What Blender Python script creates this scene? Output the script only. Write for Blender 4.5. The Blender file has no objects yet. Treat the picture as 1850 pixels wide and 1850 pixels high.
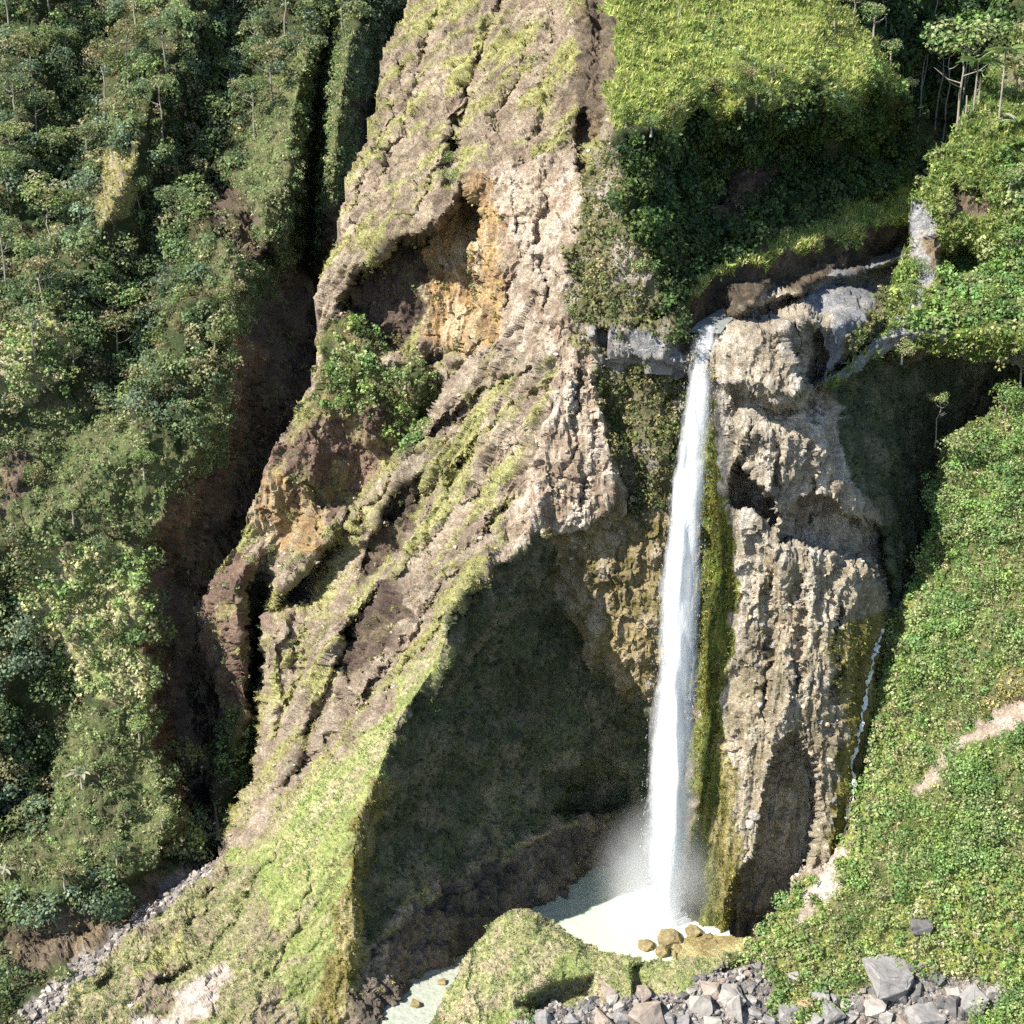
import bpy, bmesh, math, random
import numpy as np
from mathutils import Vector, Matrix
from mathutils.geometry import delaunay_2d_cdt
rng = np.random.default_rng(11)
random.seed(11)
scn = bpy.context.scene
COL = scn.collection
# ------------------------------------------------------------------ camera, sky, sun, exposure
FPX, CX, PITCH, CAMH = 2500.0, 925.0, math.radians(18.0), 61.0
cam_d = bpy.data.cameras.new('camera')
cam = bpy.data.objects.new('camera', cam_d); COL.objects.link(cam)
cam.location = (0, 0, CAMH)
cam.rotation_euler = (math.radians(90) - PITCH, 0, 0)
cam_d.sensor_width = 36.0
cam_d.lens = 36.0 * FPX / 1850.0
cam_d.clip_start, cam_d.clip_end = 1.0, 3000.0
scn.camera = cam
SUN = Vector((-0.635, -0.35, 0.69)).normalized()          # towards the sun
wld = bpy.data.worlds.new('World'); scn.world = wld; wld.use_nodes = True
wn = wld.node_tree.nodes; wl = wld.node_tree.links
sky = wn.new('ShaderNodeTexSky'); sky.sky_type = 'NISHITA'; sky.sun_disc = False
sky.sun_elevation = math.asin(SUN.z); sky.sun_rotation = math.atan2(SUN.x, SUN.y)
sky.altitude = 1800
wl.new(sky.outputs[0], wn['Background'].inputs[0]); wn['Background'].inputs[1].default_value = 0.10
sl = bpy.data.lights.new('sun', 'SUN'); sl.energy = 5.0; sl.angle = math.radians(0.53); sl.color = (1.0, 0.95, 0.86)
so = bpy.data.objects.new('sun', sl); COL.objects.link(so)
so.rotation_euler = SUN.to_track_quat('Z', 'Y').to_euler()
scn.view_settings.view_transform = 'Standard'; scn.view_settings.look = 'None'
scn.view_settings.exposure = 1.3; scn.view_settings.gamma = 1.0
try: scn.cycles.use_denoising = False
except Exception: pass
scn.cycles.max_bounces = 5; scn.cycles.diffuse_bounces = 3; scn.cycles.volume_bounces = 2; scn.cycles.volume_step_rate = 2.0; scn.cycles.transparent_max_bounces = 12

# ------------------------------------------------------------------ helpers
CT, ST = math.cos(PITCH), math.sin(PITCH)
def unproj(px, py, Y):
    """picture point of the survey (px,py) at plan distance Y -> metres"""
    px = np.asarray(px, float); py = np.asarray(py, float); Y = np.asarray(Y, float)
    xc = (px - CX) / FPX; yc = (CX - py) / FPX
    t = Y / (CT + yc * ST)
    return np.stack([xc * t, Y, CAMH + t * (-ST + yc * CT)], -1)
def proj(P):
    P = np.asarray(P, float); y = P[..., 1]; z = P[..., 2] - CAMH
    d = y * CT - z * ST; u = y * ST + z * CT
    return CX + FPX * P[..., 0] / d, CX - FPX * u / d
def on_level(px, py, z=0.0):
    yc = (CX - py) / FPX
    t = (z - CAMH) / (-ST + yc * CT)
    return Vector(unproj(px, py, t * (CT + yc * ST)))
G3 = np.array([[1,1,0],[-1,1,0],[1,-1,0],[-1,-1,0],[1,0,1],[-1,0,1],[1,0,-1],[-1,0,-1],
               [0,1,1],[0,-1,1],[0,1,-1],[0,-1,-1],[1,1,0],[-1,1,0],[0,-1,1],[0,-1,-1]], np.float32)
def _h(ix, iy, iz, s):
    h = (ix * 374761393 + iy * 668265263 + iz * 1274126177 + s * 974634777) & 0xffffffff
    h = ((h ^ (h >> 13)) * 1103515245) & 0xffffffff
    return (h ^ (h >> 16))
def pn(P, seed=0):
    i = np.floor(P).astype(np.int64); f = (P - i).astype(np.float32)
    u = f * f * f * (f * (f * 6 - 15) + 10)
    out = 0
    for dx in (0, 1):
        wx = u[:, 0] if dx else 1 - u[:, 0]
        for dy in (0, 1):
            wy = u[:, 1] if dy else 1 - u[:, 1]
            for dz in (0, 1):
                wz = u[:, 2] if dz else 1 - u[:, 2]
                g = G3[_h(i[:, 0] + dx, i[:, 1] + dy, i[:, 2] + dz, seed) & 15]
                out = out + wx * wy * wz * (g[:, 0] * (f[:, 0] - dx) + g[:, 1] * (f[:, 1] - dy) + g[:, 2] * (f[:, 2] - dz))
    return out
def fbm(P, o=4, seed=0, g=0.5, ridged=False):
    a, s, out = 1.0, 1.0, 0
    for k in range(o):
        n = pn(P * s, seed + k)
        if ridged: n = 1 - 2.2 * np.abs(n) - 0.4
        out = out + a * n; a *= g; s *= 2.03
    return out
def worley(P, seed=0):
    i = np.floor(P).astype(np.int64); f = P - i
    best = np.full(len(P), 9.0)
    for dx in (-1, 0, 1):
        for dy in (-1, 0, 1):
            for dz in (-1, 0, 1):
                h = _h(i[:, 0] + dx, i[:, 1] + dy, i[:, 2] + dz, seed)
                jx = (h & 1023) / 1023.0; jy = ((h >> 10) & 1023) / 1023.0; jz = ((h >> 20) & 1023) / 1023.0
                d = (f[:, 0] - dx - jx) ** 2 + (f[:, 1] - dy - jy) ** 2 + (f[:, 2] - dz - jz) ** 2
                best = np.minimum(best, d)
    return np.sqrt(best)
def facet(P, seed=0, tilt=.6):
    """broken rock: every cell is a tilted plane with its own offset"""
    i = np.floor(P).astype(np.int64); f = P - i
    best = np.full(len(P), 9.0); val = np.zeros(len(P))
    for dx in (-1, 0, 1):
        for dy in (-1, 0, 1):
            for dz in (-1, 0, 1):
                h = _h(i[:, 0] + dx, i[:, 1] + dy, i[:, 2] + dz, seed)
                ex = f[:, 0] - dx - (h & 1023) / 1023.0; ey = f[:, 1] - dy - ((h >> 10) & 1023) / 1023.0; ez = f[:, 2] - dz - ((h >> 20) & 1023) / 1023.0
                d = ex * ex + ey * ey + ez * ez; m = d < best
                h2 = (h * 2654435761) & 0xffffffff
                v = ((h2 & 255) / 255.0 - .5) + tilt * (ex * (((h2 >> 8) & 255) / 127.5 - 1) + ey * (((h2 >> 16) & 255) / 127.5 - 1) + ez * (((h2 >> 24) & 255) / 127.5 - 1))
                best = np.where(m, d, best); val = np.where(m, v, val)
    return val
def polydist(X, Yy, ln):
    best = np.full(X.shape, 1e9)
    for (x0, y0), (x1, y1) in zip(ln[:-1], ln[1:]):
        dx, dy = x1 - x0, y1 - y0; t = np.clip(((X - x0) * dx + (Yy - y0) * dy) / (dx * dx + dy * dy), 0, 1)
        best = np.minimum(best, (X - x0 - t * dx) ** 2 + (Yy - y0 - t * dy) ** 2)
    return np.sqrt(best)
def along(P, d, k):
    d = np.asarray(d, float); d = d / np.linalg.norm(d)
    return P - (1 - k) * (P @ d)[:, None] * d
def inpoly(X, Yy, poly):
    r = np.zeros(X.shape, bool); n = len(poly); j = n - 1
    for i in range(n):
        xi, yi = poly[i]; xj, yj = poly[j]
        if yi != yj:
            c = ((yi > Yy) != (yj > Yy)) & (X < (xj - xi) * (Yy - yi) / (yj - yi) + xi)
            r ^= c
        j = i
    return r
def blur(A, n):
    for _ in range(n):
        B = np.pad(A, 1, mode='edge')
        A = (B[:-2, 1:-1] + B[2:, 1:-1] + 2 * B[1:-1, 1:-1]) / 4
        B = np.pad(A, 1, mode='edge')
        A = (B[1:-1, :-2] + B[1:-1, 2:] + 2 * B[1:-1, 1:-1]) / 4
    return A
def sstep(a, b, x):
    t = np.clip((x - a) / (b - a), 0, 1); return t * t * (3 - 2 * t)
def props(o, label=None, cat=None, group=None, kind=None):
    if label: o['label'] = label
    if cat: o['category'] = cat
    if group: o['group'] = group
    if kind: o['kind'] = kind
    return o
def raw_mesh(name, V, F, n, mats, col=None, smooth=False, link=True, parent=None):
    """V (N,3), F flat vertex ids of n-gons"""
    me = bpy.data.meshes.new(name)
    V = np.ascontiguousarray(V, np.float32); F = np.ascontiguousarray(F, np.int32).ravel()
    me.vertices.add(len(V)); me.vertices.foreach_set('co', V.ravel())
    nf = len(F) // n
    me.loops.add(len(F)); me.loops.foreach_set('vertex_index', F)
    me.polygons.add(nf); me.polygons.foreach_set('loop_start', np.arange(nf, dtype=np.int32) * n)
    me.polygons.foreach_set('use_smooth', np.full(nf, smooth))
    me.update(calc_edges=True)
    if col is not None:
        a = me.color_attributes.new('Col', 'FLOAT_COLOR', 'POINT')
        c = np.ones((len(V), 4), np.float32); c[:, :3] = col
        a.data.foreach_set('color', c.ravel())
    for m in (mats if isinstance(mats, list) else [mats]): me.materials.append(m)
    if not link: return me
    o = bpy.data.objects.new(name, me); COL.objects.link(o)
    if parent: o.parent = parent
    return o
def empty(name, loc=(0, 0, 0), rz=0.0):
    o = bpy.data.objects.new(name, None); COL.objects.link(o)
    o.location = loc; o.rotation_euler[2] = rz; o.empty_display_size = 0.3
    return o

# ------------------------------------------------------------------ materials
def mat(name):
    m = bpy.data.materials.new(name); m.use_nodes = True
    return m, m.node_tree.nodes, m.node_tree.links, m.node_tree.nodes['Principled BSDF']
def terrain_mat(name, bump=0.27, rough=0.92):
    m, n, l, b = mat(name)
    at = n.new('ShaderNodeAttribute'); at.attribute_name = 'Col'
    tc = n.new('ShaderNodeNewGeometry')
    n1 = n.new('ShaderNodeTexNoise'); n1.inputs['Scale'].default_value = 2.3; n1.inputs['Detail'].default_value = 9; n1.inputs['Roughness'].default_value = .7
    n2 = n.new('ShaderNodeTexNoise'); n2.inputs['Scale'].default_value = 8.0; n2.inputs['Detail'].default_value = 6; n2.inputs['Roughness'].default_value = .72
    for x in (n1, n2): l.new(tc.outputs['Position'], x.inputs['Vector'])
    r1 = n.new('ShaderNodeMapRange'); r1.inputs[1].default_value = .28; r1.inputs[2].default_value = .72; r1.inputs[3].default_value = .55; r1.inputs[4].default_value = 1.4
    l.new(n1.outputs['Fac'], r1.inputs[0])
    mx = n.new('ShaderNodeMix'); mx.data_type = 'RGBA'; mx.blend_type = 'MULTIPLY'; mx.inputs[0].default_value = 1
    l.new(at.outputs['Color'], mx.inputs[6]); l.new(r1.outputs[0], mx.inputs[7])
    l.new(mx.outputs[2], b.inputs['Base Color'])
    b.inputs['Roughness'].default_value = rough; b.inputs['Specular IOR Level'].default_value = .25
    bp = n.new('ShaderNodeBump'); bp.inputs['Strength'].default_value = 1.0; bp.inputs['Distance'].default_value = bump
    ad = n.new('ShaderNodeMath'); ad.operation = 'MULTIPLY_ADD'; ad.inputs[1].default_value = .6
    l.new(n2.outputs['Fac'], ad.inputs[0]); l.new(n1.outputs['Fac'], ad.inputs[2])
    vo = n.new('ShaderNodeTexVoronoi'); vo.feature = 'DISTANCE_TO_EDGE'; vo.inputs['Scale'].default_value = 2.6
    wv = n.new('ShaderNodeVectorMath'); wv.operation = 'MULTIPLY_ADD'; l.new(n1.outputs['Color'], wv.inputs[0]); wv.inputs[1].default_value = (.9, .9, .9); l.new(tc.outputs['Position'], wv.inputs[2]); l.new(wv.outputs[0], vo.inputs['Vector'])
    ck = n.new('ShaderNodeMapRange'); ck.inputs[1].default_value = 0; ck.inputs[2].default_value = .12; ck.inputs[3].default_value = -.15; ck.inputs[4].default_value = 0; l.new(vo.outputs['Distance'], ck.inputs[0])
    a2 = n.new('ShaderNodeMath'); l.new(ad.outputs[0], a2.inputs[0]); l.new(ck.outputs[0], a2.inputs[1])
    l.new(a2.outputs[0], bp.inputs['Height']); l.new(bp.outputs['Normal'], b.inputs['Normal'])
    return m
M_TERR = terrain_mat('cliff_earth_and_rock')
def leaf_mat(name, tr=0.42):
    m, n, l, b = mat(name)
    at = n.new('ShaderNodeAttribute'); at.attribute_name = 'Col'
    tl = n.new('ShaderNodeBsdfTranslucent'); ms = n.new('ShaderNodeMixShader'); ms.inputs[0].default_value = tr
    hs = n.new('ShaderNodeHueSaturation'); hs.inputs['Value'].default_value = 1.15
    l.new(at.outputs['Color'], b.inputs['Base Color']); l.new(at.outputs['Color'], hs.inputs['Color']); l.new(hs.outputs[0], tl.inputs['Color'])
    b.inputs['Roughness'].default_value = .5; b.inputs['Specular IOR Level'].default_value = .35
    l.new(b.outputs[0], ms.inputs[1]); l.new(tl.outputs[0], ms.inputs[2]); l.new(ms.outputs[0], n['Material Output'].inputs['Surface'])
    return m
M_LEAF = leaf_mat('leaf_green')
M_GRASS = leaf_mat('grass_blades', .45)
def simple_mat(name, c0, c1, scale=4.0, rough=.85, bump=.05, stretch=(1, 1, 1), spec=.3):
    m, n, l, b = mat(name)
    tc = n.new('ShaderNodeTexCoord'); mp = n.new('ShaderNodeMapping'); mp.inputs['Scale'].default_value = stretch
    l.new(tc.outputs['Object'], mp.inputs[0])
    no = n.new('ShaderNodeTexNoise'); no.inputs['Scale'].default_value = scale; no.inputs['Detail'].default_value = 8; no.inputs['Roughness'].default_value = .65
    l.new(mp.outputs[0], no.inputs['Vector'])
    rp = n.new('ShaderNodeValToRGB'); rp.color_ramp.elements[0].position = .32; rp.color_ramp.elements[1].position = .68
    rp.color_ramp.elements[0].color = (*c0, 1); rp.color_ramp.elements[1].color = (*c1, 1)
    l.new(no.outputs['Fac'], rp.inputs[0]); l.new(rp.outputs[0], b.inputs['Base Color'])
    b.inputs['Roughness'].default_value = rough; b.inputs['Specular IOR Level'].default_value = spec
    bp = n.new('ShaderNodeBump'); bp.inputs['Distance'].default_value = bump
    l.new(no.outputs['Fac'], bp.inputs['Height']); l.new(bp.outputs['Normal'], b.inputs['Normal'])
    return m
M_BARK = simple_mat('bark_pale', (.16, .14, .11), (.34, .31, .26), 3, stretch=(1, 1, .2))
M_BARKD = simple_mat('bark_dark', (.07, .055, .04), (.15, .12, .09), 3, stretch=(1, 1, .2))

# ------------------------------------------------------------------ ground zones: (colour a, b, c), displacement weights
# disp keys: lump, gul(slope gullies), flu(vertical flutes), rock, peb
SL = (-21, 4, -31)
ZON = {
 'forest':   ((.030,.045,.016),(.050,.062,.022),(.085,.075,.035), dict(lump=.9, rock=.25)),
 'bushy':    ((.060,.075,.024),(.10,.10,.035),(.15,.12,.06), dict(lump=.7, rock=.3)),
 'scrub':    ((.095,.12,.045),(.13,.125,.06),(.15,.165,.065), dict(lump=.5, rock=.5, flu=.3)),
 'slope':    ((.335,.275,.205),(.225,.172,.128),(.31,.30,.125), dict(gul=1.1, rock=.3, peb=.9)),
 'upper':    ((.335,.27,.195),(.225,.172,.125),(.31,.30,.12), dict(gul=1.0, rock=.35, peb=1.)),
 'pale':     ((.41,.33,.245),(.30,.225,.16),(.50,.43,.35), dict(flu=.5, rock=.7, peb=1.)),
 'ochre':    ((.40,.27,.125),(.30,.20,.11),(.46,.37,.24), dict(flu=.6, rock=.8, peb=.6)),
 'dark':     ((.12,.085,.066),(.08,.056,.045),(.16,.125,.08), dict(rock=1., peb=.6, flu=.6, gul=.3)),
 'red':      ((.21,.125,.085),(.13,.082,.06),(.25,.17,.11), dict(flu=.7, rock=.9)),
 'redrock':  ((.20,.135,.10),(.13,.088,.066),(.24,.20,.10), dict(rock=1.1, peb=.8, gul=.3)),
 'moss':     ((.075,.082,.046),(.052,.06,.034),(.115,.108,.07), dict(lump=.25, rock=.8, peb=.5, flu=.4)),
 'mossrock': ((.26,.205,.105),(.15,.125,.045),(.36,.30,.21), dict(flu=.4, rock=1., peb=1.2)),
 'bushrock': ((.20,.18,.10),(.115,.115,.045),(.33,.29,.23), dict(rock=.9, peb=.8, lump=.2)),
 'wet':      ((.11,.088,.062),(.07,.056,.04),(.18,.13,.08), dict(flu=.3, rock=.5)),
 'base':     ((.13,.108,.08),(.085,.07,.052),(.18,.145,.10), dict(flu=.5, rock=1., peb=.6)),
 'brown':    ((.17,.13,.09),(.11,.085,.06),(.24,.18,.11), dict(flu=.5, rock=.9, peb=.6)),
 'bright':   ((.105,.15,.03),(.07,.095,.024),(.21,.235,.05), dict(flu=.9, rock=.3, lump=.2)),
 'buttress': ((.40,.345,.265),(.27,.225,.165),(.47,.42,.35), dict(flu=.6, rock=.65, peb=.7)),
 'butlow':   ((.37,.31,.22),(.24,.20,.13),(.44,.385,.30), dict(flu=.55, rock=.6, peb=1.0)),
 'olive':    ((.26,.22,.08),(.17,.15,.045),(.34,.29,.15), dict(flu=.6, rock=.4, peb=.9)),
 'grey':     ((.29,.29,.295),(.21,.21,.215),(.38,.355,.33), dict(flu=.35, rock=.4)),
 'grass':    ((.155,.185,.045),(.20,.22,.055),(.12,.135,.04), dict(lump=.35, rock=.15)),
 'grassl':   ((.20,.235,.075),(.26,.265,.105),(.29,.25,.15), dict(gul=.5, lump=.3, rock=.2)),
 'shrub':    ((.06,.09,.022),(.09,.115,.03),(.14,.135,.06), dict(lump=.6, rock=.2)),
 'lime':     ((.20,.235,.055),(.26,.25,.085),(.16,.17,.05), dict(lump=.3, rock=.25)),
 'mound':    ((.26,.26,.115),(.31,.255,.165),(.18,.205,.07), dict(lump=.22, rock=.35, peb=.3)),
 'tan':      ((.31,.265,.165),(.26,.25,.115),(.25,.20,.135), dict(gul=.8, rock=.3, peb=.6)),
 'algae':    ((.40,.33,.14),(.30,.23,.10),(.46,.41,.20), dict(rock=.5, peb=.8)),
 'path':     ((.46,.37,.30),(.40,.31,.24),(.52,.44,.37), dict(rock=.1)),
 'gravel':   ((.28,.25,.225),(.20,.175,.155),(.35,.31,.275), dict(rock=.25, peb=.7)),
 'chalk':    ((.50,.43,.36),(.38,.31,.25),(.56,.5,.44), dict(rock=.4, peb=.8)),
}
TONE = {'slope':1.12,'upper':1.15,'pale':1.08,'buttress':1.12,'butlow':1.12,'tan':1.2,'mossrock':1.2,'ochre':1.1,'redrock':1.15,'base':1.4,'grass':1.3,'grassl':1.45,'shrub':1.3,'lime':1.35,'mound':1.55,'forest':1.2,'bushy':1.2,'moss':1.7,'bright':1.15,'olive':1.05}
for _k, _v in ZON.items():
    ZON[_k] = tuple(tuple(c * TONE.get(_k, 1.0) for c in t) for t in _v[:3]) + (_v[3],)
ZN = list(ZON)
SHEETS = {}
def sheet(name, lines, domain, zones, recess=(), step=3.0, smooth=2, skirt=6, default='forest', amp=1.0, edge=7.0, kind='structure', cuts=()):
    pts, eds = [], []
    for ln in lines:
        for k, p in enumerate(ln):
            pts.append(p)
            if k: eds.append((len(pts) - 2, len(pts) - 1))
    V = [Vector((p[0], p[1])) for p in pts]; YV = np.array([p[2] for p in pts], float)
    vo, _, fo, ov, _, _ = delaunay_2d_cdt(V, eds, [], 0, 1e-3)
    vo = np.array([[v.x, v.y] for v in vo]); yo = np.zeros(len(vo))
    base = np.array([[p[0], p[1]] for p in pts])
    for i, o in enumerate(ov):
        if len(o): yo[i] = YV[list(o)].mean()
        else:
            d = ((base - vo[i]) ** 2).sum(1); w = 1 / (d + 1) ** 1.5; yo[i] = (w * YV).sum() / w.sum()
    dp = np.array(domain); x0, y0 = dp.min(0) - step; x1, y1 = dp.max(0) + step
    xs = np.arange(x0, x1 + step, step); ys = np.arange(y0, y1 + step, step)
    GX, GY = np.meshgrid(xs, ys); Yg = np.full(GX.shape, np.nan)
    for f in fo:
        a, b, c = vo[f[0]], vo[f[1]], vo[f[2]]
        den = (b[1] - c[1]) * (a[0] - c[0]) + (c[0] - b[0]) * (a[1] - c[1])
        if abs(den) < 1e-9: continue
        mn = np.minimum(np.minimum(a, b), c); mxx = np.maximum(np.maximum(a, b), c)
        i0 = max(int((mn[0] - xs[0]) / step), 0); i1 = min(int((mxx[0] - xs[0]) / step) + 2, len(xs))
        j0 = max(int((mn[1] - ys[0]) / step), 0); j1 = min(int((mxx[1] - ys[0]) / step) + 2, len(ys))
        if i1 <= i0 or j1 <= j0: continue
        X = GX[j0:j1, i0:i1]; Q = GY[j0:j1, i0:i1]
        w0 = ((b[1] - c[1]) * (X - c[0]) + (c[0] - b[0]) * (Q - c[1])) / den
        w1 = ((c[1] - a[1]) * (X - c[0]) + (a[0] - c[0]) * (Q - c[1])) / den
        w2 = 1 - w0 - w1; e = -1e-6
        m = (w0 >= e) & (w1 >= e) & (w2 >= e)
        Yg[j0:j1, i0:i1][m] = (w0 * yo[f[0]] + w1 * yo[f[1]] + w2 * yo[f[2]])[m]
    # fill outside hull with nearest control point
    bad = np.isnan(Yg)
    if bad.any():
        bx = np.stack([GX[bad], GY[bad]], -1)
        out = np.zeros(len(bx))
        for s in range(0, len(bx), 20000):
            d = ((bx[s:s+20000, None, :] - base[None]) ** 2).sum(-1); out[s:s+20000] = YV[d.argmin(1)]
        Yg[bad] = out
    Yg = blur(Yg, smooth)
    sh = GX.shape; flat = np.stack([GX.ravel(), GY.ravel(), np.zeros(GX.size)], -1)
    jx = (fbm(flat / 60, 4, 71, .6) * 1.0).reshape(sh); jy = (fbm(flat / 60, 4, 91, .6)).reshape(sh)
    for poly, dY, fe in recess:
        mk = inpoly(GX + jx * 10, GY + jy * 10, poly).astype(float)
        Yg = Yg + dY * blur(mk, fe)
    j2 = (fbm(flat / 16, 3, 77, .6)).reshape(sh)
    for ln, dY, wd in cuts:
        Yg = Yg + dY * np.exp(-polydist(GX + jx * 16 + j2 * 4, GY + jy * 16 + j2 * 4, ln) / (wd * .62)) * (1.1 + .8 * jy)
    keep = inpoly(GX + jx * edge + j2 * edge * .7, GY + jy * edge - j2 * edge * .7, domain)
    P = unproj(GX.ravel(), GY.ravel(), Yg.ravel()).reshape(sh + (3,))
    # zones
    zi = np.full(sh, ZN.index(default)); 
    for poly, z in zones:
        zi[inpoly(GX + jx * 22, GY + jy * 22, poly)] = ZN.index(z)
    act = (blur(keep.astype(float), 3) > 0).ravel()
    Pf = P.reshape(-1, 3)[act]; zf = zi.ravel()[act]
    W = {}
    for k in ('lump', 'gul', 'flu', 'rock', 'peb'):
        tab = np.array([ZON[z][3].get(k, 0) for z in ZN]); W[k] = blur(tab[zi], 4).ravel()[act]
    big = fbm(Pf / 5.0, 3, 3); 
    wp = Pf + .35 * np.stack([pn(Pf / .9, 101), pn(Pf / .9, 102), pn(Pf / .9, 103)], -1); wp = wp * np.array([1, 1, .55])
    rock = 1.1 * facet(wp / 1.9, 13) + .55 * facet(wp / .85, 14) + .24 * facet(wp / .38, 15) + .35 * fbm(Pf / 3.2, 3, 16)
    ws = along(wp, SL, .16); strat = .5 * facet(ws / 1.0, 17) + .3 * facet(ws / .45, 18)
    flow = fbm(along(Pf, SL, .10) / 1.6, 4, 23, .55); gul = fbm(along(Pf, SL, .12) / 3.4, 3, 29, .5, True)
    flu = fbm(Pf * np.array([1, 1, .11]) / 1.1, 4, 33, .55)
    wz = 1 - np.clip(worley(Pf / 1.9, 5), 0, 1); wz2 = 1 - np.clip(worley(Pf / .8 , 6), 0, 1)
    pb = 1 - np.clip(worley(Pf / .5, 8), 0, 1); cr = fbm(Pf * np.array([1, 1, .6]) / .8, 4, 48, .62, True); ffl = fbm(Pf * np.array([1, 1, .10]) / .42, 3, 58, .6)
    ff2 = fbm(along(Pf, SL, .10) / .55, 3, 68, .6)
    D = W['lump'] * (1.1 * (wz - .4) + .35 * (wz2 - .4) + .5 * big) + W['gul'] * (.6 * gul + .26 * flow + .10 * ff2 + .62 * strat) \
        + W['flu'] * (.55 * flu + .20 * ffl) + W['rock'] * (.55 * rock + .5 * big) + W['peb'] * (.09 * (pb - .4) + .07 * cr)
    Df = np.zeros(GX.size); Df[act] = D * amp; D = Df
    def norms(P):
        du = np.gradient(P, axis=1); dv = np.gradient(P, axis=0)
        n = np.cross(dv, du); n /= np.linalg.norm(n, axis=-1, keepdims=True) + 1e-12
        return n
    N = norms(P)
    Nsm = np.stack([blur(N[..., k], 4) for k in range(3)], -1); Nsm /= np.linalg.norm(Nsm, axis=-1, keepdims=True)
    P = P + Nsm * D.reshape(sh)[..., None]
    N2 = norms(P)
    # albedo
    ca = np.array([ZON[z][0] for z in ZN]); cb = np.array([ZON[z][1] for z in ZN]); cc = np.array([ZON[z][2] for z in ZN])
    m1 = sstep(-.25, .3, fbm(Pf / 1.7, 4, 53, .6)); 
    isfl = np.isin(zf, [ZN.index(k) for k in ('slope', 'upper', 'grassl')])
    isvt = np.isin(zf, [ZN.index(k) for k in ('buttress', 'butlow', 'olive', 'bright', 'pale', 'ochre', 'wet', 'mossrock')])
    third = np.where(isfl, flow + .45 * big + .35 * ff2, np.where(isvt, .6 * flu + .45 * ffl + .4 * fbm(Pf / 2.2, 3, 63), fbm(Pf / 2.6, 4, 63)))
    m2 = sstep(.02, .34, third)
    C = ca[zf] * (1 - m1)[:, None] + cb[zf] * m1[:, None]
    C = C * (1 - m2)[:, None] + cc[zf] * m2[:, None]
    patch = fbm(Pf / 6, 3, 83)
    C *= (1 + .28 * np.clip(patch, -1, 1))[:, None]
    Cf = np.zeros((GX.size, 3)); Cf[act] = C; C = Cf; tf = np.zeros(GX.size); tf[act] = third; third = tf; bf = np.zeros(GX.size); bf[act] = patch; patch = bf
    C = np.stack([blur(C[:, k].reshape(sh), 1).ravel() for k in range(3)], -1)
    # faces
    ny, nx = sh; idx = np.arange(ny * nx).reshape(sh)
    q = keep[:-1, :-1] & keep[1:, :-1] & keep[:-1, 1:] & keep[1:, 1:]
    F = np.stack([idx[:-1, :-1][q], idx[1:, :-1][q], idx[1:, 1:][q], idx[:-1, 1:][q]], -1)
    used = np.unique(F); rm = np.full(ny * nx, -1); rm[used] = np.arange(len(used))
    Vv = P.reshape(-1, 3)[used]; Cv = C[used]; Ff = rm[F]
    # skirt: the rim rolls back and down behind what is seen
    E = np.concatenate([Ff[:, [0, 1]], Ff[:, [1, 2]], Ff[:, [2, 3]], Ff[:, [3, 0]]])
    key = np.minimum(E[:, 0], E[:, 1]).astype(np.int64) * len(Vv) + np.maximum(E[:, 0], E[:, 1])
    _, inv, cnt = np.unique(key, return_inverse=True, return_counts=True)
    be = E[cnt[inv] == 1]; bv = np.unique(be); loc = np.full(len(Vv), -1); loc[bv] = np.arange(len(bv))
    rad = Vv[bv] - np.array([0, 0, CAMH]); rad[:, 2] = 0; rad /= np.linalg.norm(rad, axis=1, keepdims=True)
    kb = blur(keep.astype(float), 4); gy = np.gradient(kb, axis=0).ravel()[used][bv]; gx = np.abs(np.gradient(kb, axis=1).ravel()[used][bv])
    drop0 = drop = sstep(-.5, -.1, gy / (np.hypot(gx, gy) + 1e-6))[:, None]      # rims drop behind the crest, undersides run straight in
    run = np.zeros(sh)
    for r_ in range(ny - 2, -1, -1): run[r_] = np.where(keep[r_], run[r_ + 1] + step, 0)
    run = np.maximum(run, np.concatenate([run[3:], run[-3:]]))      # length of sheet hanging below each rim point
    drop = drop * np.clip((run.ravel()[used][bv] - 20) * .026 / (skirt * 1.35), 0, 1)[:, None]
    rows = [Vv]; cols = [Cv]; fs = [Ff]; prev = bv; off = len(Vv)
    for k, (a, dz) in enumerate(((.05, .09), (.25, .4), (1., 1.35))):
        nv = Vv[bv] + rad * skirt * a * np.where((drop0 > .5) & (drop < .3), .12, 1.0) - np.array([0, 0, 1.0]) * skirt * dz * drop
        nv = nv + .35 * a * np.stack([pn(nv * .6, 5), pn(nv * .6, 6), pn(nv * .6, 7)], -1)
        rows.append(nv); cols.append(Cv[bv])
        new = off + np.arange(len(bv)); a0 = prev[loc[be[:, 0]]]; a1 = prev[loc[be[:, 1]]]; b0 = new[loc[be[:, 0]]]; b1 = new[loc[be[:, 1]]]
        fs.append(np.stack([a1, a0, b0, b1], -1)); prev = new; off += len(bv)
    o = raw_mesh(name, np.concatenate(rows), np.concatenate(fs), 4, M_TERR, np.concatenate(cols), smooth=False)
    AV = np.concatenate(rows); AF = np.concatenate(fs); e0 = np.linalg.norm(AV[AF[:, 1]] - AV[AF[:, 0]], axis=1); e1 = np.linalg.norm(AV[AF[:, 2]] - AV[AF[:, 1]], axis=1)
    lim = step * .04 * 3.2
    o.data.polygons.foreach_set('use_smooth', (np.maximum(e0, e1) > lim) | (np.maximum(e0, e1) > 3 * np.minimum(e0, e1)))
    props(o, kind=kind)
    SHEETS[name] = dict(P=P, N=N2, Ns=Nsm, zi=zi, keep=keep, xs=xs, ys=ys, step=step, flow=third.reshape(sh), patch=patch.reshape(sh), obj=o, q=q)
    return o
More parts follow.
